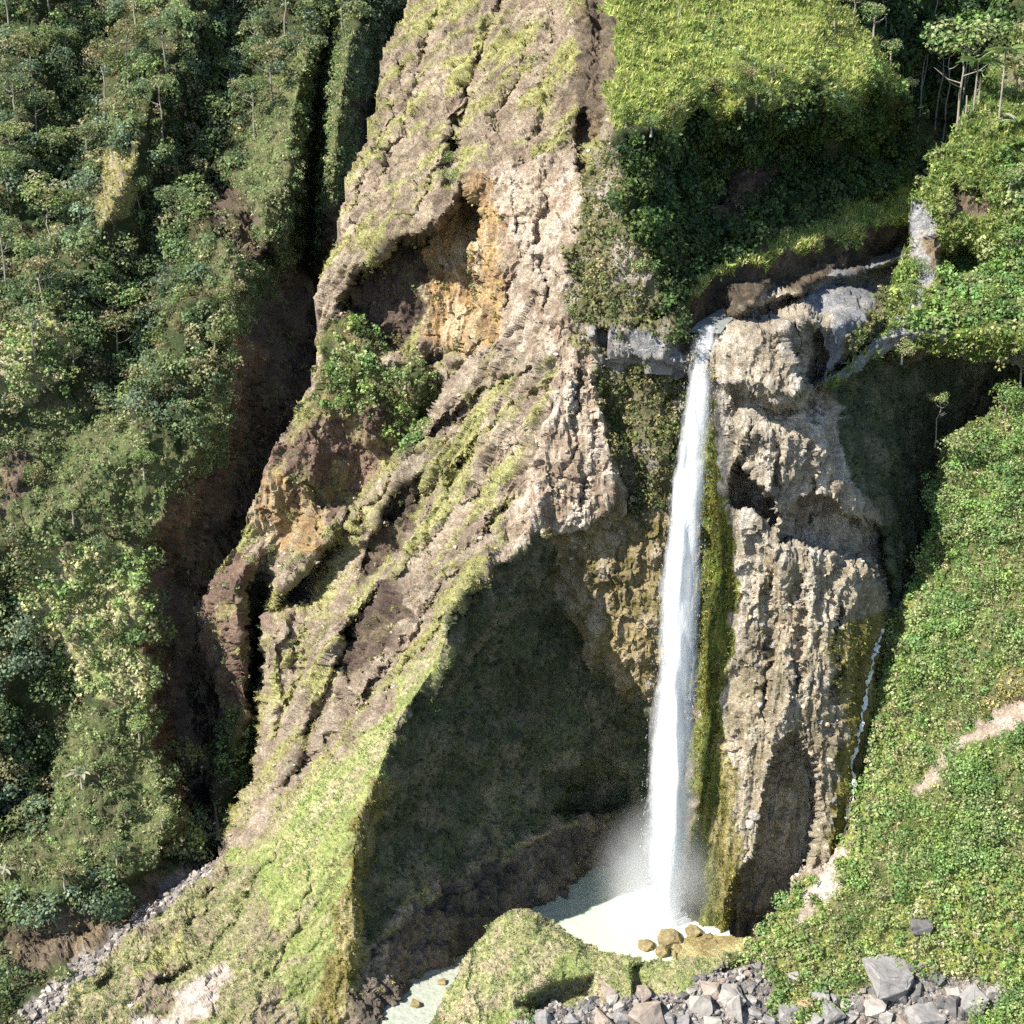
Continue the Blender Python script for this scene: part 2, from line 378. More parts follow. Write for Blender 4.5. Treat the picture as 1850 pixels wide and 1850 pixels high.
def at(name, px, py):
    s = SHEETS[name]; i = int(round((px - s['xs'][0]) / s['step'])); j = int(round((py - s['ys'][0]) / s['step']))
    i = min(max(i, 0), len(s['xs']) - 1); j = min(max(j, 0), len(s['ys']) - 1)
    return Vector(s['P'][j, i]), Vector(s['Ns'][j, i])

# ------------------------------------------------------------------ terrain
#%%TERRAIN
sheet('left_hillside', [
  [(-150,-150,165),(200,-150,163),(500,-150,163),(850,-150,168)],
  [(60,-60,152),(60,60,146),(40,170,139),(20,300,131),(-40,400,126)],
  [(200,-60,159),(178,60,154),(150,150,148),(130,280,141),(110,340,135),(90,400,130)],
  [(360,-60,149),(330,60,142),(270,180,135),(238,300,128.5),(190,400,123.5),(160,470,120.5),(110,560,116.5),(40,650,111.5),(-60,720,107.5)],
  [(445,-60,159),(420,60,153),(385,170,147),(325,330,138.5),(290,450,131),(255,520,126),(250,640,120.5),(195,740,115),(120,800,109.5)],
  [(600,-60,150),(560,90,141),(532,220,134.5),(522,330,129),(500,430,124.5)],
  [(560,-100,163),(590,60,162),(578,150,159),(572,250,157),(568,380,154),(562,520,146),(535,640,139),(510,720,134),(430,850,128),(400,950,125),(350,1080,119),(335,1250,117),(345,1400,110),(350,1520,100)],
  [(660,0,147),(628,90,138),(612,200,132),(602,330,130),(592,440,130)],
  [(690,60,165),(662,250,160),(625,400,155),(598,500,150)],
  [(400,400,122),(415,520,117),(438,640,113.5),(420,720,112),(370,800,108.5),(330,860,106.5),(300,930,104.5),(255,990,102),(262,1100,99),(266,1200,97.5),(264,1300,96),(300,1400,94.5),(330,1490,92.5),(285,1550,89.5),(215,1600,87.5),(100,1600,87),(-60,1640,86)],
  [(335,560,115),(305,700,110),(245,800,106),(150,870,103.5),(60,960,99.5),(-60,1020,97)],
  [(0,1080,99),(100,1130,98),(180,1240,96.5)], [(-120,1200,96.5)],
  [(135,1215,99.5),(105,1350,99.5),(60,1470,96),(-60,1540,93)],
  [(175,1340,94.5),(150,1440,91.8),(90,1510,89.8),(-60,1580,88.5)],
  [(-60,1735,84.5),(110,1690,86),(225,1655,87.5),(300,1600,90.5)],
  [(-120,1900,76),(0,1850,77.5),(100,1790,80.3),(200,1720,84),(300,1640,88),(350,1590,91)],
  [(850,300,160),(720,600,150),(640,900,135),(580,1100,128),(580,1400,115),(500,1520,104),(450,1620,98),(310,1720,88),(170,1810,82.5),(110,1910,78)],
 ],
 [(-120,-130),(830,-130),(830,300),(700,600),(620,900),(560,1100),(560,1400),(490,1510),(440,1610),(300,1710),(160,1800),(100,1900),(-120,1900)],
 [([(185,300),(215,270),(245,290),(250,350),(215,400),(180,395)], 'tan'),
  ([(450,200),(555,60),(660,50),(690,200),(640,330),(600,490),(560,480),(520,520),(450,700),(395,820),(300,930),(270,1000),(230,960),(330,800),(400,640),(395,420),(430,300)], 'scrub'),
  ([(-60,610),(90,565),(140,620),(70,720),(-60,780)], 'grassl'), ([(-60,780),(130,720),(250,760),(330,830),(260,960),(60,960),(-60,1000)], 'scrub'), ([(100,1280),(262,1280),(330,1490),(262,1560),(-60,1650),(-60,1550),(100,1500)], 'scrub'),
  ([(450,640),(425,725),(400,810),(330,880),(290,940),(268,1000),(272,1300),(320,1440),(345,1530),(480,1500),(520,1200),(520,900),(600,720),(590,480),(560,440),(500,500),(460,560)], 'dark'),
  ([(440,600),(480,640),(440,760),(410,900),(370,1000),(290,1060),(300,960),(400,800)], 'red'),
  ([(270,1010),(300,1060),(310,1300),(330,1430),(275,1300)], 'red'),
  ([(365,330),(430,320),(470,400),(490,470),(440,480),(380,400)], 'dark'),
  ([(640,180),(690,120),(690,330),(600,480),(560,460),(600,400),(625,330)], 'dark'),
  ([(20,800),(50,820),(40,900),(0,950),(0,850)], 'brown'),
  ([(60,960),(260,990),(265,1300),(150,1240),(60,1120),(20,1050)], 'grassl'),
  ([(0,1660),(120,1640),(260,1600),(300,1570),(330,1580),(230,1670),(150,1730),(0,1760)], 'brown'),
  ([(370,1560),(310,1590),(215,1675),(125,1745),(60,1800),(20,1850),(60,1880),(150,1790),(240,1715),(340,1640),(390,1590)], 'gravel'),
 ],
 recess=[([(362,318),(420,316),(460,380),(490,480),(450,490),(400,430),(370,380)], 5, 3)], step=4.0, default='forest', amp=1.0)

sheet('central_cliff', [
  # outer left rim
  [(745,-150,130),(742,0,122),(692,110,117),(680,200,114.5),(665,260,112),(628,330,109.5),(618,400,107.5),(592,470,106),(572,560,104.5),(567,620,104.3),(562,690,104.6),(540,740,105.5),(500,800,104),(462,880,103.5),(432,970,104.5),(382,1040,104.5),(350,1100,104),(372,1180,104.5),(402,1280,104.5),(388,1380,103),(378,1470,100)],
  [(1000,-150,115),(900,-100,118)], [(1060,-150,114),(1062,0,107.3),(1048,200,100.8),(1042,350,97),(1022,470,94.3),(1012,560,92.8),(1010,640,91.6),(990,720,90.8),(985,820,90),(970,920,89.1),(950,970,88.6),(920,1010,87.4),(850,1040,86),(815,1100,85.5),(788,1200,84.6),(720,1300,83.2),(682,1400,82),(645,1480,81),(636,1600,80),(640,1700,79.3),(625,1790,78)],
  [(800,200,109),(900,220,105.5)], [(850,50,114.5)], [(960,80,109)],
  # spur over the dark recess
  [(905,240,104),(870,310,101.5),(790,392,101),(705,470,101.5),(640,520,103)],
  [(930,300,100.5),(960,450,96.3),(950,600,93.8)], [(880,480,99),(880,600,97)],
  # knob
  [(640,590,102.5),(690,640,101.2),(740,655,99.8),(770,700,99.4)], [(600,700,103.2),(680,760,102.3)], [(720,700,101.8)],
  [(560,780,103.6),(600,800,104.2),(660,810,103.6)], [(520,850,102.6),(560,900,103)], [(520,960,103.2)], [(455,1000,103.8),(470,1040,106)],
  [(425,1060,100.6),(432,1120,99.8),(440,1200,100.2),(445,1290,101.2)], [(425,1340,101),(428,1420,100)],
  # gully between knob and lower slope
  [(835,660,101.5),(800,700,102.5),(740,800,104),(660,900,105.5),(592,985,106),(520,1060,110),(478,1080,113),(466,1180,114),(466,1300,112),(456,1400,107),(420,1480,101)],
  # upper rim of lower slope
  [(860,655,97.6),(790,750,97.8),(720,840,98.2),(650,920,98.8),(570,1000,99.6),(510,1060,100.3),(482,1130,100.3),(484,1250,99.5),(474,1350,98),(466,1420,96.5),(425,1490,94.5),(400,1530,93),(362,1570,91),(270,1640,87.5),(200,1700,84.5),(120,1770,81.5),(60,1812,79.5),(-40,1875,77)],
  [(930,760,93),(850,880,93.8),(760,1000,94.2),(650,1110,94.8),(560,1220,95.5),(520,1340,95)],
  [(900,870,91.8),(820,980,91.8),(720,1100,92),(630,1230,92.2),(560,1350,92)],
  [(880,980,88.8),(790,1100,89),(700,1220,88.8),(610,1340,88.2),(520,1430,90),(450,1520,90)],
  [(600,1450,83.8),(520,1520,86),(440,1600,86.5),(370,1640,86.8)],
  [(560,1600,81.6),(480,1650,83.2),(400,1720,82.2),(300,1760,81),(190,1810,79.6),(100,1840,78.5)],
  [(560,1720,80),(480,1790,78.6),(400,1850,77.2),(350,1920,76)], [(580,1840,77.3),(600,1920,76.2)],[(-40,1920,75.5),(150,1920,75.8)],
  # bowl
  [(975,975,89.4),(1000,985,91.4),(998,1080,92.6),(1045,1150,93.2),(1095,1210,93.4),(1170,1290,92.8)], [(1010,1110,94),(1050,1180,95),(1100,1240,96),(1175,1320,97)],
  [(905,1060,88.8),(880,1150,89.6),(840,1250,90)], [(960,1150,92.6),(1010,1280,95.5),(1090,1350,97.3),(1165,1400,98)],
  [(860,1350,90.2),(790,1420,88.6),(730,1500,86.6)], [(980,1400,95.6),(900,1460,92.6)], [(1050,1420,98.8),(1120,1430,99.5)],
  [(700,1600,83.8),(680,1700,81.8)], [(830,1560,89)],
  [(1150,1470,99.6),(1060,1490,97),(960,1520,92.8),(860,1600,88.3),(760,1670,84.3)],
  [(1165,1530,100.5),(1150,1540,99.5),(1065,1595,95),(1010,1650,91),(900,1680,87),(850,1710,85),(790,1742,83),(745,1772,81.2),(705,1815,79.2),(685,1900,76.2)],
  [(1200,1590,99.5),(1100,1660,95),(1030,1740,90.5),(880,1760,86),(800,1800,82.5),(760,1850,80),(740,1915,77.5)],
  # fan
  [(1033,618,92),(1066,680,91),(1092,760,90),(1112,830,89.2),(1108,900,89.2),(1060,955,89.2),(1000,950,89)],
  [(1085,690,92.6),(1120,790,92.2),(1135,880,91.8)], [(1130,930,91),(1060,1000,90.6)],
  [(1160,720,91.8),(1180,850,90.6),(1190,1000,90.2),(1188,1150,90.5)], [(1100,1050,90.2),(1110,1150,90.8),(1150,1200,90.8)],
  [(1240,700,91.8),(1240,900,91.4),(1235,1200,91.8),(1232,1290,93),(1232,1340,97),(1230,1450,96),(1220,1600,96)],
  # plateau
  [(1087,-150,116),(1088,0,108.6),(1088,150,101.6),(1088,250,98.2),(1062,340,97.6)],
  [(1112,-150,112),(1112,0,103.5),(1106,100,98.6),(1104,190,94.8),(1104,250,93.4),(1128,330,92.4),(1148,450,91.3),(1190,540,90.8),(1215,575,90.2)],
  [(1150,200,94.4),(1200,218,95.2),(1250,175,97.8),(1300,205,98.4),(1350,152,101.2),(1400,198,101.6),(1450,145,105),(1520,188,107.4),(1560,140,111.5),(1600,150,117),(1645,175,123)],
  [(1300,-150,119),(1300,0,110),(1480,0,115.5),(1560,50,118.5),(1620,125,122)], [(1520,-150,124)],
  
  [(1250,245,102),(1400,225,109),(1540,215,117),(1642,240,125.5)],
  [(1190,330,96),(1260,340,100.5),(1400,330,109),(1540,310,117.5),(1642,310,125)],
  [(1200,560,93.5),(1280,488,97.3),(1400,430,102.6),(1500,385,109),(1640,342,118)], [(1200,450,94.8),(1300,430,100)],
  [(1240,538,92.2),(1300,484,95),(1390,470,98.8),(1450,445,101.8),(1550,415,106.5),(1645,385,111)],
  [(1245,562,93),(1305,512,95.8),(1395,500,99.8),(1455,478,103),(1550,448,107.8),(1645,425,112.5)],
  [(1235,618,92),(1255,592,92.8),(1300,566,95.3),(1390,530,100),(1480,500,105.6),(1610,462,113)],
  [(1045,500,93.6),(1070,400,95)], [(1090,540,91.9)], [(1060,585,92)],
  [(1080,600,91),(1130,640,90.6),(1200,650,89.7),(1232,655,90)], [(1085,655,92),(1235,690,92.2)], [(1140,600,90.4)],
  # river bed and the near rim
  [(1262,600,92.2),(1318,596,91.6)], [(1330,575,93.6),(1440,536,99.4),(1520,507,104.3),(1645,474,111.5)],
  [(1322,600,90),(1340,560,90),(1372,535,90.6),(1440,528,92.6),(1480,500,96),(1560,488,101),(1640,455,107.5)],
  [(1700,470,116),(1830,560,112),(2000,560,112)], [(2000,760,111),(2000,640,110)], [(1850,900,106),(2000,950,105)],
  # buttress
  [(1300,640,89.6),(1330,630,88.4),(1400,600,87.8),(1450,575,89.4),(1500,590,91.5),(1560,570,96),(1630,560,101)],
  [(1300,690,89.2),(1345,684,87.2),(1390,700,86.6),(1425,712,86.4),(1452,700,87),(1490,685,91)], [(1470,600,91.2),(1468,690,92)], [(1520,640,92.4),(1570,620,95.5)],
  [(1310,706,89.6),(1350,722,90.2),(1400,748,90.4),(1440,735,91),(1470,718,92.6)],
  [(1300,760,89.8),(1350,780,88.4),(1420,790,88),(1480,800,88.6),(1510,860,89.8),(1550,900,91)],
  [(1300,900,90),(1360,960,88.4),(1420,1020,88),(1500,1020,88.6),(1560,1040,89.6),(1590,1080,92)],
  [(1300,1050,90.6),(1350,1100,89.2)], [(1290,1200,90),(1350,1200,88.6),(1420,1200,87.8),(1500,1180,87.8),(1560,1160,89.2),(1590,1130,92)],
  [(1290,1350,89.6),(1350,1350,88.2),(1420,1330,87.4),(1490,1340,87.4),(1540,1350,89),(1570,1250,91)],
  [(1280,1500,89.2),(1350,1500,87.8),(1400,1480,87.2),(1490,1480,87.2),(1530,1480,88.5)],
  [(1275,1600,88.8),(1320,1600,87.4),(1390,1640,87)], [(1270,1690,87.8),(1310,1690,86.8),(1380,1695,86.6)], [(1440,1560,87.2),(1490,1540,87.2)],
  [(1265,1760,86),(1480,1760,84)],
  [(1262,800,91.6),(1268,1000,91.8),(1262,1300,91.6),(1258,1500,91),(1250,1640,90)],
  # dark recess on the right
  [(1500,720,93.5),(1540,740,96.5),(1600,760,100.5),(1690,760,105),(1800,760,107)], [(1530,680,96.5),(1600,650,101),(1700,640,104),(1820,640,105)],
  [(1570,850,96),(1620,900,99.5),(1700,900,104)], [(1600,980,96),(1650,1020,99.5)], [(1610,1080,95.5),(1680,1100,98)],[(1600,1200,94),(1640,1250,95)],[(1560,1500,91),(1580,1600,90)],
 ],
 [(745,-130),(742,0),(692,110),(680,200),(665,260),(628,330),(618,400),(592,470),(573,560),(568,620),(562,690),(540,740),(500,800),(462,880),(432,970),(382,1040),(350,1100),(372,1180),(402,1280),(388,1380),(378,1470),(400,1530),(362,1570),(270,1640),(200,1700),(120,1770),(60,1812),(-40,1875),(-40,1910),(715,1910),(745,1850),(800,1795),(880,1755),(1030,1735),(1190,1600),(1230,1740),(1480,1760),(1560,1560),(1630,1250),(1690,1080),(1760,980),(2000,960),(2000,540),(1830,540),(1700,480),(1648,470),(1645,385),(1642,310),(1645,190),(1620,140),(1560,50),(1490,-20),(1490,-130)],
 [([(740,-130),(1065,-130),(1050,300),(870,310),(700,470),(560,600),(570,500),(680,200)], 'upper'),
  ([(1040,260),(1050,100),(1060,-130),(1112,-130),(1095,180),(1062,330)], 'brown'), ([(870,310),(930,270),(1000,290),(1040,260),(1062,330),(1025,470),(1022,600),(1066,650),(1112,800),(1118,900),(1060,960),(960,965),(920,1012),(885,1030),(930,920),(985,760),(1005,650),(920,620),(850,600),(905,480),(905,380)], 'pale'),
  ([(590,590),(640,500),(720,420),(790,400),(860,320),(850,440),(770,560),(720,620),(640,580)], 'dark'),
  ([(770,440),(840,345),(885,310),(905,400),(895,480),(925,520),(905,600),(850,645),(800,640),(760,600)], 'ochre'),
  ([(585,585),(650,570),(700,600),(700,740),(620,745),(560,745),(575,660)], 'bushy'), ([(700,660),(760,650),(785,700),(770,790),(700,830),(690,760)], 'bushy'),
  ([(455,890),(500,800),(560,750),(700,740),(700,810),(640,900),(600,960),(560,880),(500,870)], 'redrock'),
  ([(455,900),(480,868),(555,875),(600,930),(560,985),(510,1000),(455,970)], 'ochre'),
  ([(380,1040),(440,990),(490,1060),(478,1200),(460,1330),(400,1290),(345,1110)], 'redrock'),
  ([(385,1290),(450,1290),(460,1400),(420,1490),(370,1480)], 'bushy'),
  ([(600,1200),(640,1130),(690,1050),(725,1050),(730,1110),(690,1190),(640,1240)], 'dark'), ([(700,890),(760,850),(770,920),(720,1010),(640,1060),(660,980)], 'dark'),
  ([(850,1035),(815,1110),(795,1200),(722,1300),(690,1400),(650,1480),(650,1700),(630,1850),(480,1850),(430,1720),(360,1650),(400,1560),(480,1500),(560,1425),(690,1300),(770,1190)], 'grassl'),
  ([(400,1560),(470,1560),(500,1700),(520,1910),(-40,1910),(60,1830),(250,1690)], 'tan'), ([(330,1790),(410,1740),(430,1760),(360,1840),(230,1910),(180,1900)], 'chalk'), ([(230,1800),(270,1730),(330,1690),(340,1720),(280,1790),(240,1850)], 'slope'),
  ([(380,1555),(310,1590),(215,1675),(125,1745),(60,1800),(20,1850),(50,1870),(150,1770),(240,1690),(330,1620),(390,1575)], 'gravel'),
  ([(860,1050),(925,1010),(975,965),(1005,985),(1005,1080),(1080,1200),(1175,1290),(1240,1400),(1240,1480),(1100,1470),(1000,1485),(850,1570),(720,1630),(655,1740),(648,1480),(705,1350),(795,1200),(815,1110)], 'moss'),
  ([(640,1480),(680,1400),(700,1400),(660,1600),(665,1850),(560,1850),(600,1700)], 'olive'),
  ([(1240,1470),(1240,1640),(1010,1760),(700,1890),(620,1890),(650,1740),(760,1640),(900,1560),(1050,1475)], 'base'),
  ([(1000,965),(1060,960),(1115,900),(1245,900),(1245,1400),(1175,1290),(1070,1200),(1005,1080)], 'mossrock'),
  ([(1066,640),(1250,655),(1250,910),(1150,935),(1118,880),(1100,790),(1082,720)], 'bushrock'),
  ([(1104,-130),(1500,-130),(1562,60),(1625,140),(1640,190),(1570,160),(1525,205),(1450,165),(1400,215),(1350,172),(1300,225),(1250,195),(1200,240),(1150,225),(1100,225)], 'grass'),
  ([(1100,225),(1150,225),(1200,240),(1250,195),(1300,225),(1350,172),(1400,215),(1450,165),(1525,205),(1570,160),(1660,190),(1660,350),(1400,445),(1250,525),(1222,605),(1165,570),(1140,430),(1115,320)], 'forest'),
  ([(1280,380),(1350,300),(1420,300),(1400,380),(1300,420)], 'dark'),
  ([(1062,335),(1100,260),(1148,440),(1215,590),(1230,625),(1062,625),(1030,560),(1022,470)], 'bushrock'),
  ([(1240,535),(1300,478),(1400,435),(1540,365),(1650,340),(1650,395),(1550,425),(1440,455),(1390,478),(1300,492),(1262,532)], 'grass'),
  ([(1650,392),(1550,422),(1440,452),(1390,476),(1300,490),(1240,540),(1225,660),(1262,610),(1330,585),(1480,512),(1660,478)], 'wet'),
  ([(1070,585),(1235,620),(1240,690),(1180,665),(1085,655)], 'grey'),
  ([(1290,600),(1360,530),(1440,525),(1520,590),(1500,680),(1560,880),(1610,1000),(1600,1150),(1560,1200),(1280,1200),(1285,760)], 'buttress'),
  ([(1340,1020),(1600,1000),(1610,1160),(1560,1480),(1500,1760),(1260,1760),(1290,1300),(1350,1150)], 'butlow'),
  ([(1280,1350),(1312,1330),(1340,1500),(1325,1620),(1300,1760),(1260,1760)], 'olive'), ([(1500,1150),(1610,1100),(1600,1300),(1540,1560),(1490,1560),(1520,1350)], 'olive'),
  ([(1435,535),(1480,497),(1560,482),(1650,450),(1650,490),(1620,520),(1560,560),(1510,690),(1480,690),(1500,600),(1460,560)], 'grey'),
  ([(1560,560),(1640,500),(1640,640),(1500,690),(1530,610)], 'bushrock'),
  ([(1278,720),(1298,715),(1302,880),(1326,960),(1332,1080),(1308,1260),(1292,1400),(1290,1560),(1300,1690),(1255,1720),(1250,1200),(1272,900)], 'bright'),
  ([(1500,700),(1560,655),(1820,620),(2000,560),(2000,960),(1720,960),(1690,1060),(1610,1150),(1598,1000),(1570,900),(1520,800)], 'moss'),
 ],
 recess=[
  ([(618,545),(650,490),(705,430),(745,425),(790,415),(845,330),(865,400),(848,470),(866,580),(838,640),(800,665),(700,640),(640,600)], 4.5, 3),
  ([(795,250),(822,235),(838,290),(830,350),(800,350)], 2.2, 2),
  ([(1035,300),(1055,190),(1075,250),(1060,330)], 2.0, 2),
  ([(1315,870),(1335,835),(1352,845),(1362,880),(1385,890),(1398,900),(1398,945),(1360,925),(1330,915),(1312,905)], 4.6, 1),
  ([(1425,930),(1450,905),(1490,900),(1530,930),(1570,945),(1600,960),(1610,1100),(1570,1030),(1520,1000),(1450,985),(1400,985)], 3.6, 3),
  ([(600,1205),(640,1120),(695,1045),(722,1050),(726,1110),(690,1190),(640,1240)], 1.6, 2), ([(700,900),(765,850),(772,920),(722,1010),(650,1050)], 1.2, 2), ([(560,1290),(600,1240),(640,1260),(560,1400),(530,1400)], 1.0, 2), ([(500,1180),(540,1080),(556,1090),(530,1220),(505,1260)], 1.2, 2), ([(800,880),(850,800),(870,800),(830,900),(800,930)], 1.0, 2),
  ([(1160,270),(1230,235),(1290,260),(1330,330),(1260,430),(1190,420)], 2.2, 4), ([(1370,230),(1440,215),(1480,260),(1460,340),(1390,350)], 2.5, 4), ([(1270,165),(1300,160),(1320,200),(1280,210)], 1.5, 3), ([(1440,150),(1480,145),(1490,190),(1440,195)], 2., 3),
  ([(1405,1345),(1440,1330),(1468,1390),(1478,1480),(1470,1560),(1430,1620),(1380,1700),(1310,1690),(1325,1600),(1372,1520),(1388,1420)], 4.5, 2),
  ([(1470,610),(1488,600),(1490,690),(1460,700)], 2.5, 1),
  ([(1078,590),(1096,585),(1098,640),(1080,640)], 1.6, 1), 
  ([(1020,1400),(1080,1380),(1130,1400),(1140,1450),(1060,1470),(1000,1470)], 1.5, 4),
 ], step=2.65, default='slope', cuts=[
  ([(830,740),(760,800),(700,870),(640,960),(575,1055),(545,1170),(500,1340)], 1.6, 9),
  ([(950,790),(900,850),(830,930),(760,1000),(690,1065),(620,1170),(580,1270),(540,1380)], 1.7, 9),
  ([(930,900),(850,990),(790,1080),(740,1150),(660,1260),(590,1340),(500,1440)], 1.5, 8),
  ([(985,700),(930,740),(860,800),(780,880),(720,940)], 1.3, 7), ([(960,660),(880,700),(830,760)], 1.1, 6),
  ([(880,1050),(820,1110),(760,1180),(700,1260)], 1.1, 7),
  ([(960,40),(930,160),(900,235)], 1.2, 9), ([(870,90),(835,200),(812,260)], 1.4, 9), ([(1015,0),(990,140),(962,260),(940,300)], 1.3, 8), ([(790,20),(745,190),(695,330),(650,430)], 1.3, 10), ([(910,-20),(880,90),(800,300),(740,400)], 1.1, 8), ([(730,120),(700,250),(640,380)], .9, 8),
  ([(990,330),(970,430),(985,560)], 1.0, 10), ([(930,330),(940,450),(920,560)], 1.0, 9), ([(1050,680),(1040,800),(1000,900)], .6, 7), ([(1080,760),(1070,860),(1040,930)], .6, 7),
  ([(1395,560),(1400,640)], .8, 6), ([(1440,560),(1435,680)], .9, 6), ([(1350,780),(1345,900)], .7, 6), ([(1410,800),(1405,960)], .8, 7), ([(1465,810),(1470,940)], .8, 7), ([(1450,1040),(1440,1250)], .7, 8), ([(1390,1050),(1380,1300)], .7, 8), ([(1520,1100),(1500,1330)], .8, 8),
  ([(500,1540),(440,1640),(380,1720),(260,1800)], .8, 9), ([(430,1560),(350,1660),(250,1740),(150,1800)], .8, 8), ([(560,1560),(540,1680),(480,1780)], .6, 8)])

sheet('river_hill', [
  [(2050,-120,135),(1880,30,121),(1820,95,116.5),(1762,172,112.5),(1700,270,109),(1650,345,107),(1636,395,106.3),(1648,440,105),(1615,485,103.5),(1600,530,102)],
  [(1750,300,106.8),(1850,240,108),(1990,230,110)], [(1700,360,105.3),(1760,390,104.2),(1850,380,104.5)],
  [(1690,430,104),(1700,490,103.2)], [(1740,470,106),(1790,490,104)], [(1850,470,102)], [(1990,450,101)],
  [(1660,520,102.5),(1720,540,101.5),(1800,545,100),(1990,560,98)],
  [(1480,695,90.2),(1530,660,92.4),(1600,612,96.3),(1650,600,98.3),(1720,598,98.4),(1800,612,97.3),(1990,625,95.5)],
  [(1490,705,90.6),(1560,668,94),(1620,640,98),(1700,650,99.6),(1780,660,99),(2000,700,98)],
 ],
 [(2000,-110),(1870,40),(1820,95),(1790,125),(1760,175),(1720,245),(1690,285),(1660,335),(1640,385),(1645,440),(1618,480),(1602,520),(1605,585),(1570,622),(1530,656),(1488,690),(1500,702),(1560,664),(1620,634),(1700,640),(1780,652),(2000,690)],
 [([(1640,350),(1690,390),(1700,450),(1680,520),(1610,590),(1480,700),(1560,665),(1640,620),(1700,605),(1640,560),(1650,500)], 'grey'),
  ([(1658,375),(1678,365),(1690,400),(1670,470),(1640,480),(1645,430)], 'grey'),
  ([(1668,430),(1700,415),(1715,450),(1700,510),(1680,480)], 'brown'),
  ([(1705,330),(1760,330),(1790,370),(1770,400),(1720,390)], 'brown'),
  ([(1790,80),(1860,50),(1990,60),(1990,150),(1830,160)], 'bushrock'),
  ([(1700,500),(1760,450),(1850,420),(1990,420),(1990,600),(1700,600),(1640,590)], 'shrub'),
  ([(1500,710),(1620,645),(1700,640),(1990,640),(1990,720)], 'moss'),
  ([(1800,280),(1990,260),(1990,420),(1820,400)], 'shrub'),
 ],
 recess=[([(1700,460),(1740,440),(1790,460),(1800,500),(1740,520),(1705,520)], 3.0, 2), ([(1700,340),(1760,330),(1790,380),(1740,400)], 1.2, 1)],
 step=3.0, default='grass', skirt=8)

